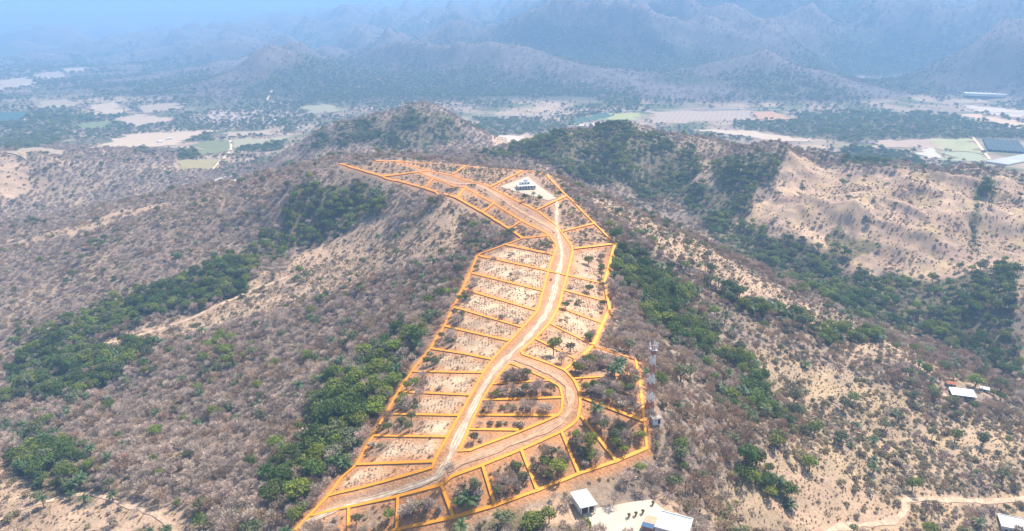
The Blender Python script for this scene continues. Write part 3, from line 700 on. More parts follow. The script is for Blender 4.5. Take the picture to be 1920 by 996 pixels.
# mobile phone tower
def tower():
    x, y, z = base_at(1218, 769)
    e = empty('lattice_tower', (x, y, z), 0.25); tag(e, 'tall red and white lattice mast with antennas beside the amber outline', 'mast')
    Hh, n = 28.0, 7
    wid = lambda t: 2.3 + (1.1 - 2.3) * t
    for k in range(n):
        t0, t1 = k / n, (k + 1) / n; m = MB(); cs = ((-1, -1), (1, -1), (1, 1), (-1, 1))
        P = lambda c, t: (c[0] * wid(t) / 2, c[1] * wid(t) / 2, t * Hh)
        for c in cs: m.bar(P(c, t0), P(c, t1), 0.17)
        for a in range(4):
            c0, c1 = cs[a], cs[(a + 1) % 4]
            for q in range(2):
                ta, tb = t0 + (t1 - t0) * q / 2, t0 + (t1 - t0) * (q + 1) / 2
                m.bar(P(c0, ta), P(c1, tb), 0.095); m.bar(P(c1, ta), P(c0, tb), 0.095); m.bar(P(c0, tb), P(c1, tb), 0.095)
        o = m.obj('lattice_section', M_STEELR if k % 2 == 0 else M_STEELW, e)
        o['label'] = ('red' if k % 2 == 0 else 'white') + ' painted band of lattice bars'
    pf = MB().box((0, 0, Hh - 1.4), (2.4, 2.4, 0.12)).obj('platform', M_STEELW, e)
    for k in range(9):
        a = k // 3 * 2 * math.pi / 3 + 0.5; off = (k % 3 - 1) * 0.75
        cx, cy = math.cos(a) * 1.5 - math.sin(a) * off, math.sin(a) * 1.5 + math.cos(a) * off
        an = MB().box((cx, cy, Hh + 0.1), (0.26, 0.3, 1.9), a).obj('antenna', M_STEELW, e)
        MB().bar((cx * 0.2, cy * 0.2, Hh - 0.9), (cx, cy, Hh - 0.5), 0.06).obj('bracket', M_STEELW, an)
    MB().bar((0, 0, Hh), (0, 0, Hh + 3), 0.05).obj('lightning_rod', M_STEELW, e)
    for c, r in ((24.0, 0.6), (21.5, 0.45)):
        MB().bar((0.2, -0.8, c), (0.25, -1.15, c), r, r * 0.9, 10).obj('dish', M_STEELW, e)
    MB().box((0, 0, -0.2), (3.6, 3.6, 0.9)).obj('foundation', M_BLOCK, e)
tower()
e = empty('equipment_cabin', base_at(1229, 792), 0.3); tag(e, 'small pale equipment cabin at the foot of the lattice mast', 'cabin')
MB().box((0, 0, 0.9), (3.6, 2.6, 2.8)).obj('wall', M_WHITE, e); MB().box((0, 0, 2.38), (4.0, 3.0, 0.16)).obj('roof', M_BLOCK, e)
MB().box((0.8, -1.32, 0.9), (0.9, 0.06, 1.9)).obj('door', M_DARK, e)
MB().box((-0.6, -1.34, 1.4), (0.8, 0.08, 0.5)).obj('vent_louvre', M_BLOCK, e)

# long white sheds and shade houses far out on the plain
def long_shed(name, label, uv, H, roofm, cat, nbay=7):
    P = poly(uv); a, b, c, d = P
    ctr = P.mean(0); ax = b - a; W = np.linalg.norm(ax); dp = np.linalg.norm(d - a); rz = math.atan2(ax[1], ax[0])
    e = empty(name, (*ctr, float(height(*ctr))), rz); tag(e, label, cat)
    MB().box((0, 0, H / 2 - 1), (W - 1, dp - 1, H + 2)).obj('wall', M_WHITE if roofm is M_WROOF else roofm, e)
    for k in range(nbay):
        x0 = -W / 2 + W * k / nbay; x1 = x0 + W / nbay - 0.3; xm = (x0 + x1) / 2
        V = [(x, y, z) for y in (-dp / 2, dp / 2) for x, z in ((x0, H), (xm, H + 1.5), (x1, H))]
        mesh_obj('roof_bay', V, [(0, 1, 4, 3), (1, 2, 5, 4), (0, 2, 1), (3, 4, 5), (0, 3, 5, 2)], roofm, e)
long_shed('packing_shed', 'long white packing shed at the foot of the right mountains', [(1806,181),(1888,181),(1884,171),(1812,172)], 7, M_WROOF, 'shed', 9)
M_NET = mat('dark_shade_net', (0.055, 0.085, 0.10), var=0.15, scale=0.02); M_NETP = mat('pale_plastic_cover', (0.52, 0.53, 0.52), var=0.1, scale=0.02)
long_shed('shade_house', 'dark blue shade net house at the right edge of the plain', [(1850,285),(1925,290),(1925,264),(1829,262)], 3.5, M_NET, 'shade house', 8)
long_shed('plastic_tunnel_house', 'pale plastic covered growing tunnels beside the dark shade house', [(1892,311),(1935,316),(1935,292),(1856,288)], 3.0, M_NETP, 'greenhouse', 9)

# tall thin poles beside the yard
for i, (u, v, hh) in enumerate(((1284, 930, 6.5), (1298, 946, 8.0), (1311, 948, 5.2))):
    e = empty('wooden_pole', base_at(u, v)); tag(e, ('left', 'middle, tallest', 'right, shortest')[i] + ' of three thin dark wooden poles right of the patio', 'pole', 'poles right of the patio')
    MB().bar((0, 0, -0.4), (0, 0, hh), 0.16, 0.11, 7).obj('shaft', M_WOOD, e)
    MB().bar((-0.5, 0, hh - 0.5), (0.5, 0, hh - 0.5), 0.06, 0.06, 5).obj('crossbar', M_WOOD, e)
# ------------------------------------------------------------------ plants
M_BARK = mat('grey_bark', (0.16, 0.13, 0.11), var=0.25, scale=1.5)
M_BARKP = mat('pale_bark', (0.30, 0.26, 0.23), var=0.2, scale=1.5)
M_TWIG = mat('leafless_twigs', (0.56, 0.445, 0.37), rnd=0.30, rnd_hue=0.012, rough=1.0, spec=0.05)
M_TWIGB = mat('brown_twigs', (0.48, 0.35, 0.25), rnd=0.30, rnd_hue=0.012, rough=1.0, spec=0.05)
M_SCRUB = mat('olive_scrub', (0.31, 0.26, 0.15), rnd=0.35, rnd_hue=0.02, rough=1.0, spec=0.05, trans=0.15)
M_SCRUBG = mat('grey_scrub', (0.42, 0.34, 0.26), rnd=0.30, rnd_hue=0.015, rough=1.0, spec=0.05)
M_LEAFD = mat('dark_leaves', (0.112, 0.162, 0.038), rnd=0.35, rnd_hue=0.02, rough=0.7, trans=0.25)
M_LEAFM = mat('mid_leaves', (0.185, 0.225, 0.045), rnd=0.35, rnd_hue=0.02, rough=0.7, trans=0.25)
M_LEAFB = mat('bright_leaves', (0.225, 0.265, 0.04), rnd=0.25, rnd_hue=0.02, rough=0.7, trans=0.3)
M_LEAFG = mat('grey_green_leaves', (0.185, 0.20, 0.10), rnd=0.30, rnd_hue=0.02, rough=0.8, trans=0.2)
M_PALM = mat('palm_leaves', (0.065, 0.115, 0.035), rnd=0.3, rnd_hue=0.02, rough=0.55, spec=0.35, trans=0.2)
M_DRYPALM = mat('dry_palm_leaves', (0.22, 0.17, 0.10), rnd=0.2)
def raw(name, V, F, material):
    m = bpy.data.meshes.new(name); m.from_pydata([tuple(map(float, v)) for v in V], [], F); m.materials.append(material); m.update(); return m
def unit(n):
    d = RNG.normal(size=(n, 3)); return d / np.linalg.norm(d, axis=1)[:, None]
def leaf_crown(name, material, lobes, n, size, low=-0.35):
    """leaf clumps spread through several lobes; unit-ish crown"""
    V = []; F = []
    vol = np.array([r[0] * r[1] * r[2] for c, r in lobes]) ** 0.67; vol /= vol.sum()
    for (c, r), f in zip(lobes, vol):
        k = int(n * f) + 1; d = unit(k * 2); d = d[d[:, 2] > low][:k]
        rad = RNG.uniform(0.62, 1.08, len(d))[:, None]; p = np.array(c) + d * rad * np.array(r)
        nrm = d * 0.8 + RNG.normal(size=d.shape) * 0.55 + np.array((0, 0, 0.45)); nrm /= np.linalg.norm(nrm, axis=1)[:, None]
        t = np.cross(nrm, RNG.normal(size=d.shape)); t /= np.linalg.norm(t, axis=1)[:, None] + 1e-9; b = np.cross(nrm, t)
        s = size * RNG.uniform(0.6, 1.35, len(d))[:, None]
        for i in range(len(d)):
            q = len(V); e = 0.25 * s[i] * nrm[i]
            V += [p[i] - t[i] * s[i] * 1.2 - e, p[i] - b[i] * s[i] * 0.6, p[i] + t[i] * s[i] * 1.2 - e, p[i] + b[i] * s[i] * 0.6]
            F.append((q, q + 1, q + 2, q + 3))
    return raw(name, V, F, material)
def trunk_mesh(name, material, h, r, limbs, spread, sides=6):
    m = MB(); lean = RNG.uniform(-0.1, 0.1, 2) * h; top = (lean[0], lean[1], h)
    m.bar((0, 0, -0.06), top, r, r * 0.65, sides)
    for k in range(limbs):
        a = k * 6.283 / limbs + RNG.uniform(-0.4, 0.4); m.bar((top[0], top[1], h * RNG.uniform(0.75, 0.98)), (top[0] + math.cos(a) * spread, top[1] + math.sin(a) * spread, h + spread * RNG.uniform(0.5, 1.0)), r * 0.55, r * 0.2, 5)
    return raw(name, m.V, m.F, material)
def twig_crown(name, material, n, h0, rz, w, ln, limbs=7):
    """leafless crown: forking limbs with a cloud of twigs"""
    V = []; F = []; m = MB()
    for k in range(limbs):
        a = k * 6.283 / limbs + RNG.uniform(-0.3, 0.3); r = RNG.uniform(0.35, 0.75)
        m.bar((0, 0, h0 * 0.55), (math.cos(a) * r, math.sin(a) * r, h0 + rz * RNG.uniform(0.25, 0.75)), 0.022, 0.009, 3)
    V = [tuple(v) for v in m.V]; F = list(m.F)
    d = unit(n * 2); d = d[d[:, 2] > -0.25][:n]
    for i in range(len(d)):
        rad = RNG.uniform(0.35, 0.92) ; p = np.array((d[i][0], d[i][1], d[i][2] * rz)) * rad * (0.85 + 0.3 * math.sin(5 * d[i][0] + 3) * math.sin(4 * d[i][1])) + np.array((0, 0, h0))
        o = d[i] * 0.8 + RNG.normal(size=3) * 0.45 + np.array((0, 0, 0.45)); o /= np.linalg.norm(o)
        s = np.cross(o, RNG.normal(size=3)); s /= np.linalg.norm(s) + 1e-9
        L = ln * RNG.uniform(0.6, 1.3); q = len(V)
        V += [tuple(p - s * w), tuple(p + s * w), tuple(p + o * L + s * w * 0.4 * RNG.uniform(-3, 3))]; F.append((q, q + 1, q + 2))
    return raw(name, V, F, material)
def rl(n, rx, rz, zc):
    out = [((0, 0, zc), (rx * 0.72, rx * 0.72, rz * 0.85))]
    for k in range(n):
        a = k * 6.283 / n + RNG.uniform(-0.4, 0.4); q = RNG.uniform(0.4, 0.62) * rx; s = RNG.uniform(0.36, 0.55)
        out.append(((math.cos(a) * q, math.sin(a) * q, zc + RNG.uniform(-0.22, 0.3) * rz), (rx * s, rx * s, rz * s * 1.15)))
    return out
# prototypes are about one metre in crown radius and are scaled when placed: (crown mesh, trunk mesh)
PROTO = {'green': [], 'bare': [], 'shrub': [], 'palm': []}
for mt_, tone in ((M_LEAFD, 'dark green'), (M_LEAFM, 'mid green'), (M_LEAFB, 'bright green'), (M_LEAFG, 'grey green')):
    for v in range(2):
        hz = (0.85, 0.68)[v]
        PROTO['green'].append((leaf_crown('crown', mt_, rl(6 + v, 1.0, hz, 1.25), 430, 0.105), trunk_mesh('trunk', M_BARK, 0.85, 0.075, 4, 0.45), tone))
for mt_, tone in ((M_TWIG, 'grey'), (M_TWIGB, 'brown')):
    for v in range(3):
        PROTO['bare'].append((twig_crown('crown', mt_, 430, 0.85 + 0.15 * v, 0.85, 0.034, 0.30), trunk_mesh('trunk', M_BARKP if v == 1 else M_BARK, 0.55, 0.05, 0, 0, 5), tone))
for mt_, tone in ((M_SCRUB, 'olive'), (M_SCRUBG, 'grey-brown')):
    for v in range(3):
        PROTO['shrub'].append((leaf_crown('crown', mt_, rl(4, 1.0, 0.75, 0.55), 170, 0.14, -0.2), trunk_mesh('stem', M_BARK, 0.3, 0.06, 3, 0.3, 4), tone))
def frond_mesh(L=1.0, seg=5, up=0.75, droop=1.5, wid=0.13):
    """one arching feather frond along +x: a rib with two hanging rows of leaflets"""
    V = []; F = []; pts = []; x = z = 0.0; a = up
    for k in range(seg + 1):
        pts.append((x, z)); x += math.cos(a) * L / seg; z += math.sin(a) * L / seg; a -= droop / seg
    for s in (-1, 1):
        for k in range(seg):
            (x0, z0), (x1, z1) = pts[k], pts[k + 1]
            for j in range(2):
                f0, f1 = j / 2, (j + 0.82) / 2
                xa, za, xb, zb = x0 + (x1 - x0) * f0, z0 + (z1 - z0) * f0, x0 + (x1 - x0) * f1, z0 + (z1 - z0) * f1
                t = (k + f0) / seg; w_ = wid * (0.45 + 1.3 * t) * (1.0 if t < 0.75 else (1.02 - t) / 0.27)
                w_ = max(w_, 0.02); q = len(V)
                V += [(xa, 0, za), (xb, 0, zb), (xb + 0.05, s * w_, zb - 0.35 * w_), (xa + 0.05, s * w_, za - 0.35 * w_)]
                F.append((q, q + 1, q + 2, q + 3) if s > 0 else (q, q + 3, q + 2, q + 1))
    return V, F
FRONDS = [raw('frond', *frond_mesh(1.0, 5, u_, d_, 0.15), M_PALM) for u_, d_ in ((1.15, 1.3), (0.75, 1.6), (0.3, 1.5))]
FROND_DRY = raw('dead_frond', *frond_mesh(0.8, 4, -0.2, 1.2, 0.10), M_DRYPALM)
def palm_layout(seed, n=17):
    r = random.Random(seed); out = []
    for k in range(n):
        tier = 0 if k < 4 else (1 if k < 11 else 2)
        out.append((tier, k * 2.399 + r.uniform(-0.2, 0.2), r.uniform(0.85, 1.12)))
    return out
def joined_palm(seed, hh):
    V = []; F = []
    for tier, a, s in palm_layout(seed):
        v, f = frond_mesh(1.0, 5, (1.15, 0.75, 0.3)[tier], (1.3, 1.6, 1.5)[tier], 0.15); n = len(V)
        ca, sa = math.cos(a), math.sin(a)
        V += [((x * ca - y * sa) * s, (x * sa + y * ca) * s, z * s + hh) for x, y, z in v]; F += [tuple(i + n for i in q) for q in f]
    return raw('crown', V, F, M_PALM)
for v, hh in ((0, 0.55), (1, 1.0), (2, 1.5)):
    PROTO['palm'].append((joined_palm(v, hh), raw('trunk', *(lambda m: (m.V, m.F))(MB().bar((0, 0, -0.1), (0.04, 0, hh), 0.085, 0.06, 6)), M_BARK), hh))

# joined copies of crown and trunk, used only for the uncountable rest
LIB = {}
for kind, ps in PROTO.items():
    c = bpy.data.collections.new('lib_' + kind); LIB[kind] = c
    for i, p in enumerate(ps):
        a, b = p[0], p[1]; V = [tuple(v.co) for v in a.vertices]; F = [tuple(f.vertices) for f in a.polygons]; na = len(F); n = len(V)
        V += [tuple(v.co) for v in b.vertices]; F += [tuple(j + n for j in f.vertices) for f in b.polygons]
        m = bpy.data.meshes.new(kind + '_plant'); m.from_pydata(V, [], F); m.materials.append(a.materials[0]); m.materials.append(b.materials[0])
        m.polygons.foreach_set('material_index', [0] * na + [1] * (len(F) - na)); m.update()
        c.objects.link(bpy.data.objects.new('%s_plant_%s' % (kind, 'abcdefghij'[i]), m))

# ---- where they grow
def cells(r0, r1, step):
    half = math.radians(44)
    xs = np.arange(-r1 * math.sin(half), r1 * math.sin(half), step); ys = np.arange(0, r1, step)
    X, Y = np.meshgrid(xs, ys); X = X.ravel() + RNG.uniform(-.5, .5, X.size) * step; Y = Y.ravel() + RNG.uniform(-.5, .5, Y.size) * step
    R = np.hypot(X, Y); k = (R > r0) & (R < r1) & (np.abs(np.arctan2(X, Y)) < half) & (Y > 120)
    return X[k], Y[k], np.full(k.sum(), step)
parts_ = [cells(120, 640, 3.35), cells(640, 1150, 5.0), cells(1150, 1700, 6.2), cells(1700, 2300, 9.5), cells(2300, 4300, 12.5), cells(4300, 6500, 24.0)]
_lx, _ly = np.meshgrid(np.arange(LOTS_WOOD[:, 0].min(), LOTS_WOOD[:, 0].max(), 2.9), np.arange(LOTS_WOOD[:, 1].min(), LOTS_WOOD[:, 1].max(), 2.9)); _lx = _lx.ravel() + RNG.uniform(-1.2, 1.2, _lx.size); _ly = _ly.ravel() + RNG.uniform(-1.2, 1.2, _ly.size)
_k = inside(LOTS_WOOD, _lx, _ly); parts_.append((_lx[_k], _ly[_k], np.full(_k.sum(), 2.9)))
PX = np.concatenate([p[0] for p in parts_]); PY = np.concatenate([p[1] for p in parts_]); ST = np.concatenate([p[2] for p in parts_])
PH = height(PX, PY); PD = np.hypot(PX, PY)
WX, WY = warp_xy(PX, PY)
def any_in(zs): 
    r = np.zeros(PX.shape, bool); nm = np.full(PX.shape, -1)
    for i, (n_, P) in enumerate(zs):
        k = inside(P, WX, WY); r |= k; nm[k] = i
    return r, nm
inG, gi = any_in(GREEN); inS, si = any_in(SOIL); inP, _ = any_in(SPARSE)
prop = inside(PROPERTY, PX, PY); lotO = inside(LOTS_OPEN, WX * .4 + PX * .6, WY * .4 + PY * .6) | inside(LOTS_OPEN_R, WX * .4 + PX * .6, WY * .4 + PY * .6); lotW = inside(LOTS_WOOD, PX, PY)
flatp = (PH < PLAIN_MAX) & (PD > 1000) & ~((PX < -250) & (PD < 1480))
patch = fbm(PX / 55, PY / 55, 4, 101); patch2 = fbm(PX / 300, PY / 300, 4, 111); fine = fbm(PX / 14, PY / 14, 2, 131)
pg = np.full(PX.shape, 0.022) + np.clip(patch - 0.38, 0, 1) * 0.45; pb = np.full(PX.shape, 0.82); ps = np.full(PX.shape, 0.14); pp = np.full(PX.shape, 0.012)
right = PX > 40 + 0.12 * PY
pb[right & (PD < 1150)] = np.clip(0.42 + patch * 0.7, 0.05, 0.8)[right & (PD < 1150)]; ps[right & (PD < 1150)] = 0.28
def setp(m, g, b, s, p):
    pg[m] = g if np.isscalar(g) else g[m]; pb[m] = b if np.isscalar(b) else b[m]; ps[m] = s if np.isscalar(s) else s[m]; pp[m] = p
farm = PD > 2000
setp(farm, np.clip(0.16 + patch2 * 0.5 + (0.95 - ridged(PX / 1050, PY / 1050, 4, 3)) * 0.9, 0.0, 0.8), 0.34, 0.0, 0.0)
setp(flatp, np.clip(0.05 + patch2 * 0.55, 0.015, 0.6), np.clip(0.10 + patch2 * 0.3, 0.02, 0.4), 0.03, 0.0)
wl = flatp & (PX < -150) & (PD > 1900); setp(wl, np.clip(0.25 + patch2 * 0.6, 0.05, 0.7), 0.25, 0.03, 0.0)
setp(inP, 0.012 + np.clip(patch - 0.5, 0, 1) * 0.3, np.clip(0.14 + patch * 0.45, 0.02, 0.6), np.clip(0.55 + patch * 0.5 + fine * 0.3, 0.1, 0.85), 0.004)
setp(inS & ~farm, 0.004, np.clip(0.03 + patch * 0.12, 0, 0.25), np.clip(0.22 + patch * 0.4, 0.03, 0.6), 0.004)
for z_ in (0, 1):
    m_ = inS & (si == z_); setp(m_, 0.01, np.clip((0.12, 0.06)[z_] + patch * 0.35, 0.01, 0.6), (0.2, 0.3)[z_], 0.004)
inSh = np.isin(si, [2, 3, 4]) & inS
setp(inSh, 0.01, np.clip(patch * 0.8 - 0.1, 0.0, 0.7), np.clip(0.16 + patch * 0.4, 0.02, 0.6), 0.010)
yard = inS & (si >= len(SOIL) - 2); setp(yard, 0.0, 0.05, 0.10, 0.0)
setp(inG, np.clip(0.48 + patch * 0.6, 0.1, 0.9), 0.26, 0.08, 0.0)
for z_, g_, b_ in (('gully', 0.24, 0.55), ('lot_edge', 0.30, 0.48), ('corner_left', 0.28, 0.35), ('round_hill', 0.32, 0.6), ('hill_behind', 0.52, 0.3)):
    m_ = inG & (gi == [g[0] for g in GREEN].index(z_)); setp(m_, np.clip(g_ + patch * 0.6, 0.03, 0.9), b_, 0.1, 0.0)
inGn = inG & (PD < 1000); pp[inGn] = 0.10; pp[inG & (gi == 1)] = 0.2
GN = [g[0] for g in GREEN]; setp(inG & (gi == GN.index('palm_row')), 0.05, 0.05, 0.2, 0.25); setp(inG & (gi == GN.index('fold_trees')), np.clip(0.2 + patch * 0.6, 0, 0.8), 0.3, 0.2, 0.03)
spurc = inG & np.isin(gi, [7, 8]); pp[spurc] = 0.2
setp(prop, 0.12, np.clip(0.34 + patch * 0.5, 0.05, 0.7), 0.25, 0.01)
setp(lotW, 0.13, 0.58, 0.27, 0.012)
setp(lotO, 0.0, 0.012, 0.02, 0.0)
# keep roads, lines, fields and buildings clear
clear = np.zeros(PX.shape, bool); nr = PD < 1150
dlin = np.full(PX.shape, 1e9); drd = np.full(PX.shape, 1e9)
for k, ls in LINES_W.items():
    for P in ls:
        dlin[nr] = np.minimum(dlin[nr], dist_line(P, PX[nr], PY[nr]))
        # a tall plant just in front of a line would hide it
        dlin[nr] = np.minimum(dlin[nr], dist_line(P, PX[nr], PY[nr] + 2.6))
for k, (P, w_) in TRACKS.items(): drd[nr] = np.minimum(drd[nr], dist_line(smooth_line(P), PX[nr], PY[nr]) - w_ / 2)
clear |= (drd < 1.6) | (dlin < np.where(PD > 450, 2.8, 1.9))
RE = LINES_W['road_edge_line']
corr = np.concatenate([RE[0], RE[1][::-1]]); clear |= inside(corr, PX, PY) & ~inside(RE[2], PX, PY) & (RNG.random(PX.shape) < np.where(PD > 520, 0.6, 0.92))
for n_, uv, *_r in FIELDS:
    if n_ not in ('quarry_ground',): clear |= inside(poly(uv), PX, PY)
for uv in ([(1082,962),(1068,912),(1120,905),(1222,935),(1300,1010),(1115,1010)], [(935,353),(985,328),(1003,328),(1048,376),(1030,380)], [(1770,752),(1765,712),(1835,722),(1860,745),(1830,760)],
           [(1862,1000),(1858,970),(1935,965),(1935,1005)], [(1216,775),(1214,762),(1240,775),(1242,802),(1222,805)], [(1845,290),(1825,259),(1940,260),(1940,325),(1885,318)], [(1800,188),(1800,168),(1895,168),(1895,188)]):
    clear |= inside(poly(uv), PX, PY)
frt = (PD < 900); low_only = np.zeros(PX.shape, bool)   # beside the far lines only low growth stands
for k, ls in LINES_W.items():
    for P in ls:
        for sh, dm in ((4.6, 150), (7.5, 420), (11.0, 520)): low_only[frt] |= (dist_line(P, PX[frt], PY[frt] + sh) < 2.0) & (PD[frt] > dm)
u_ = RNG.random(PX.shape)
KIND = np.full(PX.shape, -1)
c1 = pg; c2 = c1 + pp; c3 = c2 + pb; c4 = c3 + ps
KIND[u_ < c4] = 2; KIND[u_ < c3] = 1; KIND[u_ < c2] = 3; KIND[u_ < c1] = 0      # 0 green, 1 bare, 2 shrub, 3 palm
KIND[clear] = -1
KIND[low_only & (KIND >= 0)] = 2
for uv, shs in (([(1112,649),(1192,676)], (0, 3, 6, 9, 12, 15)), ([(1077,711),(1195,703)], (0, 3, 6, 9))):
    for sh in shs: KIND[dist_line(poly(uv), PX, PY + sh) < 2.3] = -1
rs = RNG.random(PX.shape)
SIZE = np.where(KIND == 0, 2.2 + 2.6 * rs ** 1.5, np.where(KIND == 1, 1.5 + 2.4 * rs ** 1.8, np.where(KIND == 2, 1.0 + 1.9 * rs ** 1.7, 2.6 + 1.5 * rs)))
SIZE = np.where((KIND == 1) & (inS | inP), SIZE * 0.72, SIZE)
SIZE = np.where((KIND == 1) & prop, SIZE * 0.88, SIZE); SIZE = np.where((KIND == 0) & prop, np.minimum(SIZE, 2.6) * 0.9, SIZE)
SIZE = np.where((KIND == 0) & inG, SIZE * 1.15, SIZE)
SIZE = np.where((KIND == 2) & inSh, SIZE * 0.7, SIZE)
SIZE = np.where(low_only, SIZE * 0.62, SIZE)
SIZE = np.where(prop & (PD > 480) & (KIND != 2), SIZE * 0.62, SIZE)
SIZE = np.where(ST > 6, SIZE * np.where(ST > 20, 3.4, np.where(ST > 12, 1.75, np.where(ST > 9, 1.35, 1.15))), SIZE)
IDX = np.zeros(PX.shape, int); r2 = RNG.random(PX.shape); tone = fbm(PX / 40, PY / 40, 3, 151) + RNG.normal(size=PX.shape) * 0.28
t4 = np.where(tone < -0.15, 0, np.where(tone < 0.15, 1, np.where(tone < 0.33, 3, 2)))
t4 = np.where(~inG & (t4 == 0), 3, t4); t4 = np.where(PD > 1150, np.where(t4 == 2, 1, t4), t4); t4 = np.where((PD > 1800) & (t4 == 0), 1, t4)
IDX[KIND == 0] = (t4 * 2 + (r2 < 0.5))[KIND == 0]
IDX[KIND == 1] = (np.where(fine + patch * 0.8 + RNG.normal(size=PX.shape) * 0.3 > (0.25 - 0.5 * right), 3, 0) + (r2 * 3).astype(int))[KIND == 1]
IDX[KIND == 2] = (np.where(fine + RNG.normal(size=PX.shape) * 0.3 > 0, 0, 3) + (r2 * 3).astype(int))[KIND == 2]
IDX[KIND == 3] = (r2 * 3).astype(int)[KIND == 3]
ROTZ = RNG.uniform(0, 6.283, PX.shape); ZS = RNG.uniform(0.8, 1.2, PX.shape)

# ---- the plants that stand out in the photograph
def plant(kind, var, x, y, s, zs, rz, label, group=None, fronds=False, sink=0.12):
    nm = {'green': 'broadleaf_tree', 'bare': 'leafless_tree', 'shrub': 'dry_shrub', 'palm': 'palm_tree'}[kind]
    e = bpy.data.objects.new(nm, None); e.location = (x, y, float(height(x, y)) - sink); e.rotation_euler = (0, 0, rz); e.scale = (s, s, s * zs); link(e)
    tag(e, label, {'green': 'tree', 'bare': 'tree', 'shrub': 'shrub', 'palm': 'palm tree'}[kind], group)
    a, b = PROTO[kind][var][:2]
    link(bpy.data.objects.new('stem' if kind == 'shrub' else 'trunk', b), e)
    if fronds:
        hh = PROTO['palm'][var][2]
        for tier, an, fs in palm_layout(var):
            f = bpy.data.objects.new('frond', FRONDS[tier]); f.location = (0.03, 0, hh); f.rotation_euler = (0, 0, an); f.scale = (fs, fs, fs); link(f, e)
        for k in range(3):
            f = bpy.data.objects.new('dead_frond', FROND_DRY); f.location = (0.03, 0, hh - 0.03); f.rotation_euler = (0, 0, k * 2.1 + rz); link(f, e)
    else:
        link(bpy.data.objects.new('crown', a), e)
    return e
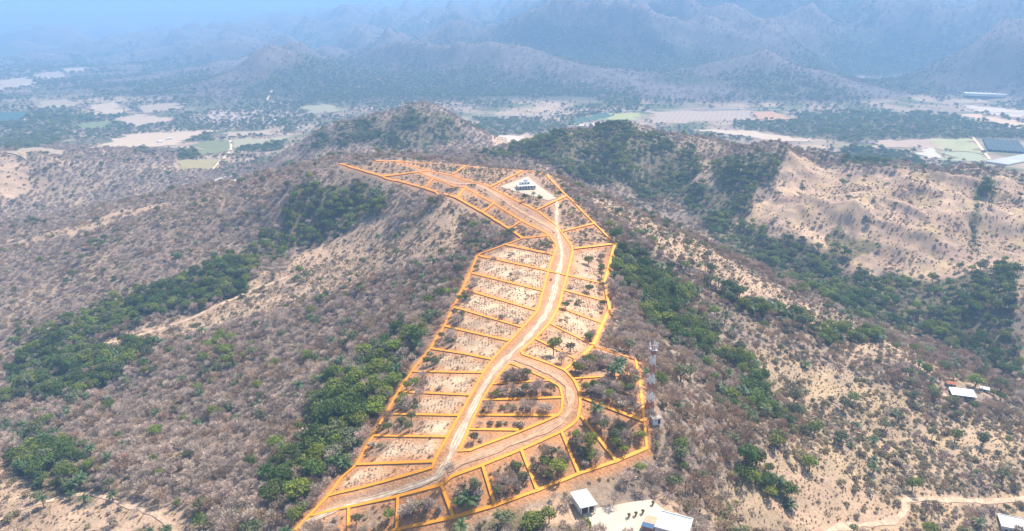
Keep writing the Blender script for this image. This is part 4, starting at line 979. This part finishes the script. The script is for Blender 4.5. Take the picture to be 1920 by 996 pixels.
HERO = [  # kind, variant, base pixel, crown radius, height factor, label
    ('green', 2, 1038, 667, 3.6, 1.35, 'lone mid green tree with bare trunk and shadow on orange soil by the loop road'),
    ('green', 6, 1069, 662, 2.6, 1.1, 'pale grey green tree right of the lone tree by the loop road'),
    ('green', 0, 1061, 580, 2.6, 1.0, 'dark green round bush at the right road edge, upper of two'),
    ('bare', 3, 1063, 601, 2.2, 0.6, 'low brown bush below the dark round bush at the right road edge'),
    ('green', 1, 1104, 549, 3.0, 0.9, 'dark bush between two amber dividing lines right of the road'),
    ('green', 3, 1103, 497, 3.8, 0.9, 'broad green thicket in the lot below the right bend of the outline'),
    ('green', 5, 1046, 893, 3.7, 1.0, 'bright green round tree in the lower row of wooded lots'),
    ('palm', 0, 878, 946, 4.2, 1.0, 'dark green palm spreading in a lot of the lower row'),
    ('green', 4, 1106, 845, 3.4, 1.2, 'bright green tree crossed by a slanting amber line near the mast'),
    ('green', 3, 1104, 690, 3.2, 1.1, 'green tree inside the corner lot above the loop road bend'),
    ('green', 4, 1086, 702, 2.8, 1.0, 'yellow green tree beside the loop road bend'),
    ('green', 0, 985, 377, 2.6, 1.3, 'dark tree standing below the hilltop house, left of two'),
    ('green', 1, 1012, 379, 2.6, 1.1, 'dark tree standing below the hilltop house, right of two'),
    ('green', 4, 1828, 727, 6.2, 0.8, 'large bright green tree behind the white roofed hillside house'),
    ('palm', 1, 1787, 712, 3.4, 1.0, 'palm beside the red tiled shed on the right hillside'),
    ('palm', 1, 1745, 720, 3.0, 1.0, 'single palm left of the red tiled shed'),
    ('green', 0, 1824, 768, 3.0, 1.0, 'dark round tree in front of the hillside house'),
    ('green', 1, 1876, 752, 3.6, 0.9, 'dark tree right of the hillside house yard'),
    ('palm', 0, 1637, 868, 3.2, 1.0, 'isolated dark palm on the lower right scrub slope'),
    ('palm', 0, 1574, 826, 3.2, 1.0, 'dark palm at the upper left of the lower right palm trio'),
    ('palm', 0, 1594, 838, 2.6, 1.0, 'smaller palm in the middle of the lower right palm trio'),
    ('green', 4, 178, 616, 5.6, 0.9, 'bright green round tree at the left end of the ravine trees'),
    ('green', 2, 233, 602, 4.6, 0.9, 'olive green tree right of the bright round ravine tree'),
    ('green', 3, 352, 582, 5.2, 0.95, 'round mid green tree standing over the pale ravine track'),
    ('green', 7, 431, 555, 5.4, 1.0, 'large round green tree at the head of the pale ravine track'),
    ('green', 6, 140, 764, 6.6, 0.85, 'wide flat crowned pale green tree in the lower left ravine'),
    ('green', 5, 582, 365, 4.4, 1.0, 'bright green tree in the dark wood near the far left ridge'),
    ('green', 5, 640, 402, 4.6, 1.0, 'bright yellow green tree at the lower edge of the ridge wood'),
    ('green', 4, 568, 452, 4.2, 0.8, 'bright green low tree on the edge of the open left slope'),
    ('green', 5, 632, 808, 3.6, 1.1, 'vivid green tree at the left outer edge of the lots'),
    ('palm', 0, 560, 918, 4.4, 1.0, 'dense dark palm just left of the lowest amber corner'),
    ('palm', 1, 160, 944, 3.2, 1.0, 'palm in the lower left grove, second from its right end'),
    ('palm', 1, 211, 938, 3.0, 1.0, 'rightmost palm of the lower left grove'),
    ('palm', 0, 72, 914, 3.4, 1.0, 'dark palm at the left end of the lower left grove'),
    ('palm', 1, 135, 936, 2.8, 1.0, 'slim palm in the middle of the lower left grove'),
    ('palm', 0, 312, 998, 2.8, 1.0, 'low palm at the bottom edge, right of a smaller one'),
    ('palm', 0, 280, 1000, 2.2, 1.0, 'smaller low palm at the bottom edge left of another'),
    ('palm', 0, 433, 768, 3.2, 1.0, 'dark palm alone among grey shrubs on the left slope'),
    ('palm', 0, 270, 746, 2.8, 1.0, 'small dark palm above the middle of the left slope'),
    ('green', 4, 400, 722, 3.4, 0.8, 'yellow green bush on the grey left slope'),
    ('palm', 1, 420, 606, 2.6, 1.2, 'thin solitary dark palm above the pale ravine track'),
    ('green', 4, 332, 950, 1.9, 0.9, 'small yellow green bush at the lower left edge of the grey slope'),
    ('palm', 0, 446, 968, 2.6, 1.0, 'small palm beside yellow grass left of the lots'),
    ('green', 5, 463, 972, 2.4, 0.7, 'yellow green bush beside the small palm left of the lots'),
    ('green', 4, 1408, 905, 4.2, 0.75, 'upper left crown of the bright green clump on the lower right knoll'),
    ('green', 5, 1440, 932, 4.0, 0.75, 'lower right crown of the bright green clump on the lower right knoll'),
    ('green', 7, 1505, 520, 6.0, 0.9, 'pale green round tree in the middle of the right ravine'),
    ('green', 1, 1410, 765, 4.6, 1.0, 'dark shaded tree deep in the gully below the mast'),
    ('palm', 0, 1395, 575, 4.4, 0.8, 'dark palm at the left end of the spur clump'),
    ('palm', 0, 1470, 603, 4.6, 0.8, 'dark palm at the right end of the spur clump'),
    ('green', 4, 1450, 592, 3.6, 0.8, 'bright green bush between the two spur palms'),
    ('green', 4, 1000, 990, 5.0, 0.6, 'yellow green bush mass at the bottom edge left of the patio'),
    ('green', 6, 945, 985, 4.2, 0.7, 'grey green bush left of the yellow bush at the bottom edge'),
    ('bare', 0, 1062, 950, 3.0, 0.9, 'dark leafless tree in the shade left of the carport'),
    ('bare', 2, 1150, 948, 2.8, 1.0, 'leafless grey tree between the carport and the patio'),
    ('bare', 1, 783, 585, 3.8, 1.1, 'large dark branched leafless tree left of the lots'),
    ('bare', 2, 842, 895, 2.6, 1.2, 'thin leafless tree at the lower fork of the dirt road')]
hero_xy = []
for k_, v_, u, v, s, zs, lab in HERO:
    x, y = ground(u, v); hero_xy.append((x, y, s)); plant(k_, v_, x, y, s, zs, (u * 1.37) % 6.28, lab, fronds=(k_ == 'palm'))
for (x, y, s) in hero_xy: KIND[(np.hypot(PX - x, PY - y) < s * 0.8)] = -1
# potted bushes on the patio
def potted(u, v, label):
    x, y, z = base_at(u, v, 0.2); e = empty('potted_bush', (x, y, z)); tag(e, label, 'potted plant', 'potted bushes on the patio')
    MB().bar((0, 0, 0), (0, 0, 0.6), 0.28, 0.4, 10).obj('pot', M_TERRA, e)
    c = bpy.data.objects.new('crown', PROTO['green'][0][0]); c.scale = (0.75, 0.75, 0.85); c.location = (0, 0, 0.1); link(c, e)
for u, v, l in ((1179, 971, 'leftmost of three small dark bushes in a row on the patio'), (1192, 968, 'middle of three small dark bushes in a row on the patio'),
                (1205, 964, 'rightmost of three small dark bushes in a row on the patio'), (1224, 948, 'single small dark bush apart at the back of the patio')): potted(u, v, l)
hx = empty('yellow_hedge', base_at(1222, 979, 0.2), math.radians(24)); tag(hx, 'low yellow green hedge in front of the white house', 'hedge')
for k in range(7):
    c = bpy.data.objects.new('clump', PROTO['green'][4 + k % 2][0]); c.location = (-2.1 + k * 0.7, 0, -0.5); c.scale = (0.6, 0.5, 0.7); c.rotation_euler = (0, 0, k * 1.3); link(c, hx)

# ---- the largest in view become individuals
U, Vv, DD = pix(PX, PY, PH + SIZE * 0.8)
view = (U > 6) & (U < 1914) & (Vv > 6) & (Vv < 985) & (PD < 1100)
taken = np.zeros(PX.shape, bool)
MARKS = [('the carport', 1094, 940), ('the patio', 1190, 970), ('the lattice mast', 1220, 720), ('the hilltop house', 986, 348), ('the hillside house', 1803, 738), ('the corner house', 1896, 985),
    ('the yellow bottom bushes', 990, 985), ('the lowest amber corner', 560, 990), ('the loop road bend', 1088, 750), ('the loop island', 970, 760), ('the lone loop tree', 1038, 650), ('the right outline corner', 1153, 459),
    ('the left outline corner', 895, 479), ('the far left outline tip', 640, 308), ('the vivid edge tree', 632, 800), ('the lone slope palm', 433, 760), ('the small slope palm', 270, 740), ('the flat crowned ravine tree', 140, 745),
    ('the lower left grove', 150, 920), ('the lower left track', 290, 965), ('the bright ravine tree', 178, 595), ('the round track tree', 431, 540), ('the pale ravine track', 300, 625), ('the far ridge wood', 600, 370),
    ('the pale open slope', 760, 430), ('the branched dark tree', 783, 575), ('the shaded gully tree', 1410, 750), ('the spur palms', 1440, 585), ('the lower right knoll', 1430, 905), ('the lower right palm trio', 1585, 830),
    ('the lone scrub palm', 1637, 860), ('the right dirt road', 1780, 938), ('the road hairpin', 1695, 955), ('the pale ravine crown', 1505, 505), ('the bare right hills', 1700, 400), ('the green far hill', 1150, 290), ('the pale spur crest', 1280, 440),
    ('the middle left lots', 850, 600), ('the thin poles', 1298, 930), ('the yellow slope bush', 400, 715), ('the bottom left corner', 20, 985), ('the left frame edge', 10, 700), ('the right frame edge', 1910, 700)]
MU = np.array([m_[1] for m_ in MARKS], float); MV = np.array([m_[2] for m_ in MARKS], float)
ORD = 'first second third fourth fifth sixth seventh eighth ninth tenth eleventh twelfth'.split()
def place(i):
    d = np.hypot(MU - U[i], MV - Vv[i]); j = int(d.argmin()); du, dv = U[i] - MU[j], Vv[i] - MV[j]
    far_ = 'just ' if d[j] < 45 else '' if d[j] < 110 else 'well '
    a = math.degrees(math.atan2(-dv, du)) % 360
    w_ = ['right of', 'above and right of', 'above', 'above and left of', 'left of', 'below and left of', 'below', 'below and right of'][int((a + 22.5) // 45) % 8]
    return far_ + w_ + ' ' + MARKS[j][0]
KN = ['green', 'bare', 'shrub', 'palm']; CAP = {'green': 235, 'bare': 285, 'shrub': 285, 'palm': 120}
GROUPN = {'green': 'broadleaf trees on the slopes and in the ravines', 'bare': 'leafless trees on the dry slopes', 'shrub': 'low shrubs on the dry slopes', 'palm': 'palms in the ravines and on the slopes'}
WORD = {'green': '%s broadleaf tree', 'bare': '%s leafless tree', 'shrub': '%s shrub', 'palm': 'dark green palm'}
for kk, kn in enumerate(KN):
    c = np.flatnonzero((KIND == kk) & view)
    ap = SIZE[c] / DD[c]; c = c[np.argsort(-ap)][:CAP[kn] * 3]
    vis = shown(PX[c], PY[c], PH[c] + SIZE[c] * 1.2); c = c[vis][:CAP[kn]]; taken[c] = True
    labs = {}
    for i in c:
        wd = WORD[kn]; wd = wd % PROTO[kn][IDX[i]][2] if '%s' in wd else wd
        lo_, hi_ = {'green': (2.8, 4.0), 'bare': (2.3, 3.1), 'shrub': (1.4, 1.8), 'palm': (3.0, 3.7)}[kn]
        labs.setdefault(('large ' if SIZE[i] > hi_ else 'small ' if SIZE[i] < lo_ else '') + wd + ' ' + place(i), []).append(i)
    rank = {int(i): r for r, i in enumerate(c)}
    for lab, ids in labs.items():
        ids = sorted(ids, key=lambda i: U[i])
        for n_, i in enumerate(ids):
            l2 = lab if len(ids) == 1 else lab + (', leftmost' if n_ == 0 else ', rightmost' if n_ == len(ids) - 1 else ', %s' % ORD[min(n_, 11)])
            plant(kn, int(IDX[i]), PX[i], PY[i], SIZE[i], ZS[i], ROTZ[i], l2, GROUPN[kn], fronds=(kn == 'palm' and rank[int(i)] < 40))

# ---- everything else as uncountable growth
def scatter(name, label, cat, lib, x, y, z, s, zs, rz, idx):
    m = bpy.data.meshes.new(name); n = len(x); m.vertices.add(n); m.vertices.foreach_set('co', np.stack([x, y, z], 1).ravel())
    a = m.attributes.new('pick', 'INT', 'POINT'); a.data.foreach_set('value', idx.astype(np.int32))
    a = m.attributes.new('size', 'FLOAT_VECTOR', 'POINT'); a.data.foreach_set('vector', np.stack([s, s, s * zs], 1).ravel())
    a = m.attributes.new('turn', 'FLOAT_VECTOR', 'POINT'); a.data.foreach_set('vector', np.stack([np.zeros(n), np.zeros(n), rz], 1).ravel())
    m.update(); o = link(bpy.data.objects.new(name, m)); tag(o, label, cat, kind='stuff')
    g = bpy.data.node_groups.new(name, 'GeometryNodeTree')
    g.interface.new_socket('Geometry', in_out='INPUT', socket_type='NodeSocketGeometry'); g.interface.new_socket('Geometry', in_out='OUTPUT', socket_type='NodeSocketGeometry')
    N = g.nodes; L = g.links; gi_ = N.new('NodeGroupInput'); go = N.new('NodeGroupOutput'); ip = N.new('GeometryNodeInstanceOnPoints'); ci = N.new('GeometryNodeCollectionInfo')
    ci.inputs['Collection'].default_value = lib; ci.inputs['Separate Children'].default_value = True; ci.inputs['Reset Children'].default_value = True
    def na(nm, t):
        q = N.new('GeometryNodeInputNamedAttribute'); q.data_type = t; q.inputs[0].default_value = nm; return q.outputs[0]
    L.new(gi_.outputs[0], ip.inputs['Points']); L.new(ci.outputs[0], ip.inputs['Instance']); ip.inputs['Pick Instance'].default_value = True
    L.new(na('pick', 'INT'), ip.inputs['Instance Index']); L.new(na('turn', 'FLOAT_VECTOR'), ip.inputs['Rotation']); L.new(na('size', 'FLOAT_VECTOR'), ip.inputs['Scale'])
    L.new(ip.outputs[0], go.inputs[0])
    md = o.modifiers.new('growth', 'NODES'); md.node_group = g
    return o
STUFF = {'green': ('distant_green_woodland', 'green woodland covering ravines, hills and far mountains', 'woodland'), 'bare': ('leafless_thicket', 'grey brown leafless thicket covering the dry slopes', 'thicket'),
         'shrub': ('dry_scrub', 'low dry scrub scattered over pale slopes', 'scrub'), 'palm': ('scattered_palms', 'small dark palms scattered through the ravines', 'palms')}
for kk, kn in enumerate(KN):
    k = (KIND == kk) & ~taken
    scatter(*STUFF[kn], LIB[kn], PX[k], PY[k], PH[k] - 0.12 - SIZE[k] * np.where(ST[k] > 6, 0.42, 0.0), SIZE[k], ZS[k], ROTZ[k], IDX[k])
print('PLANTS', {kn: int(((KIND == kk)).sum()) for kk, kn in enumerate(KN)})

# ---- cut brush lying in rows over the cleared lots
m = MB()
for k in range(9):
    a = RNG.uniform(-0.5, 0.5); c = RNG.uniform(-0.5, 0.5, 2); L_ = RNG.uniform(0.5, 1.1)
    m.bar((c[0] - math.cos(a) * 0.3 * L_, c[1] - math.sin(a) * L_, 0.02), (c[0] + math.cos(a) * 0.3 * L_, c[1] + math.sin(a) * L_, 0.08 + RNG.uniform(0, 0.45)), 0.05, 0.03, 3)
brush = raw('brush', m.V, m.F, mat('cut_brush', (0.42, 0.31, 0.22), rnd=0.35))
lib = bpy.data.collections.new('lib_brush'); lib.objects.link(bpy.data.objects.new('brush_a', brush))
bb = LOTS_OPEN; X, Y = np.meshgrid(np.arange(bb[:, 0].min(), bb[:, 0].max() + 120, 1.5), np.arange(bb[:, 1].min(), bb[:, 1].max(), 1.9))
X = X.ravel() + RNG.uniform(-.25, .25, X.size); Y = Y.ravel() + RNG.uniform(-.9, .9, Y.size)
k = (inside(LOTS_OPEN, X, Y) | inside(LOTS_OPEN_R, X, Y)) & (fbm(X / 12, Y / 12, 2, 171) > 0.0)
for lk, ls in LINES_W.items():
    for P in ls: k &= dist_line(P, X, Y) > 1.3
k &= ~inside(corr, X, Y)
X, Y = X[k], Y[k]
scatter('cut_brush_litter', 'rows of cut dry brush littering the cleared lots', 'brush', lib, X, Y, height(X, Y), RNG.uniform(0.7, 1.3, len(X)), np.ones(len(X)), RNG.normal(0.1, 0.25, len(X)), np.zeros(len(X), int))

# ---- dry grass tufts on the open ground
M_TUFT = mat('dry_grass', (0.44, 0.33, 0.175), rnd=0.35, rnd_hue=0.015, rough=1.0, spec=0.05)
M_TUFTD = mat('withered_weed', (0.27, 0.20, 0.12), rnd=0.35, rnd_hue=0.015, rough=1.0, spec=0.05)
lib = bpy.data.collections.new('lib_tuft')
for i_, mt_ in enumerate((M_TUFT, M_TUFT, M_TUFTD)):
    V = []; F = []
    for k in range(26):
        a = RNG.uniform(0, 6.283); r = RNG.uniform(0, 0.35); o_ = RNG.uniform(0.2, 0.75); q_ = len(V); h_ = RNG.uniform(0.4, 0.95)
        cx, cy = math.cos(a) * r, math.sin(a) * r; t_ = a + 1.57
        V += [(cx - math.cos(t_) * 0.1, cy - math.sin(t_) * 0.1, -0.05), (cx + math.cos(t_) * 0.1, cy + math.sin(t_) * 0.1, -0.05), (cx + math.cos(a) * o_, cy + math.sin(a) * o_, h_)]; F.append((q_, q_ + 1, q_ + 2))
    lib.objects.link(bpy.data.objects.new('tuft_' + 'abc'[i_], raw('tuft', V, F, mt_)))
tx, ty, tst = [np.concatenate(z_) for z_ in zip(cells(150, 640, 1.75), cells(640, 1050, 3.6))]
twx, twy = warp_xy(tx, ty); ok = np.zeros(tx.shape, bool)
for n_, P in SOIL[:8] + SPARSE: ok |= inside(P, twx, twy)
ok |= (tx > 40 + 0.12 * ty) & (ty < 640) & (RNG.random(tx.shape) < 0.6)
ok |= inside(PROPERTY, tx, ty) & (RNG.random(tx.shape) < 0.35) & ~inside(corr, tx, ty)
ok &= RNG.random(tx.shape) < np.where((ty > 620) & (tx > 220), 0.5, 1.0) * np.clip(0.55 + 0.6 * fbm(tx / 18, ty / 18, 3, 191), 0.08, 1)
for k, (P, w_) in TRACKS.items(): ok &= dist_line(P, tx, ty) > w_ / 2 + 0.5
for k, ls in LINES_W.items():
    for P in ls: ok &= dist_line(P, tx, ty) > 1.2
for uv in ([(1082,962),(1068,912),(1120,905),(1222,935),(1300,1010),(1115,1010)], [(935,353),(985,328),(1003,328),(1048,376),(1030,380)]): ok &= ~inside(poly(uv), tx, ty)
tx, ty, tst = tx[ok], ty[ok], tst[ok]
scatter('dry_grass_tufts', 'straw coloured grass tufts over the open pale slopes', 'grass', lib, tx, ty, height(tx, ty), RNG.uniform(0.45, 1.15, len(tx)) * np.where(tst > 3, 1.7, 1.0), RNG.uniform(0.6, 1.1, len(tx)), RNG.uniform(0, 6.28, len(tx)), np.where(fbm(tx / 10, ty / 10, 2, 201) + RNG.normal(size=len(tx)) * 0.3 > 0.05, 2, RNG.integers(0, 2, len(tx))))
print('TUFTS', len(tx))

# ------------------------------------------------------------------ haze
hz0, hz1 = float(HZ.min()) - 2.0, float(HZ.max()) + 40.0
x0, x1, y0, y1 = XS[0] - 60, XS[-1] + 60, YS[0] - 60, YS[-1] + 60
haze = MB().box(((x0 + x1) / 2, (y0 + y1) / 2, (hz0 + hz1) / 2), (x1 - x0, y1 - y0, hz1 - hz0)).obj('haze', bpy.data.materials.new('haze_air'))
hm = haze.data.materials[0]; hm.use_nodes = True; nt = hm.node_tree
for n in list(nt.nodes):
    if n.type == 'BSDF_PRINCIPLED': nt.nodes.remove(n)
pv = nt.nodes.new('ShaderNodeVolumePrincipled'); pv.inputs['Color'].default_value = (0.35, 0.62, 1.0, 1); pv.inputs['Density'].default_value = 2.3e-4; pv.inputs['Anisotropy'].default_value = 0.0
nt.links.new(pv.outputs[0], nt.nodes['Material Output'].inputs['Volume'])
tag(haze, 'pale blue haze filling the air over the valley', 'haze', kind='stuff')
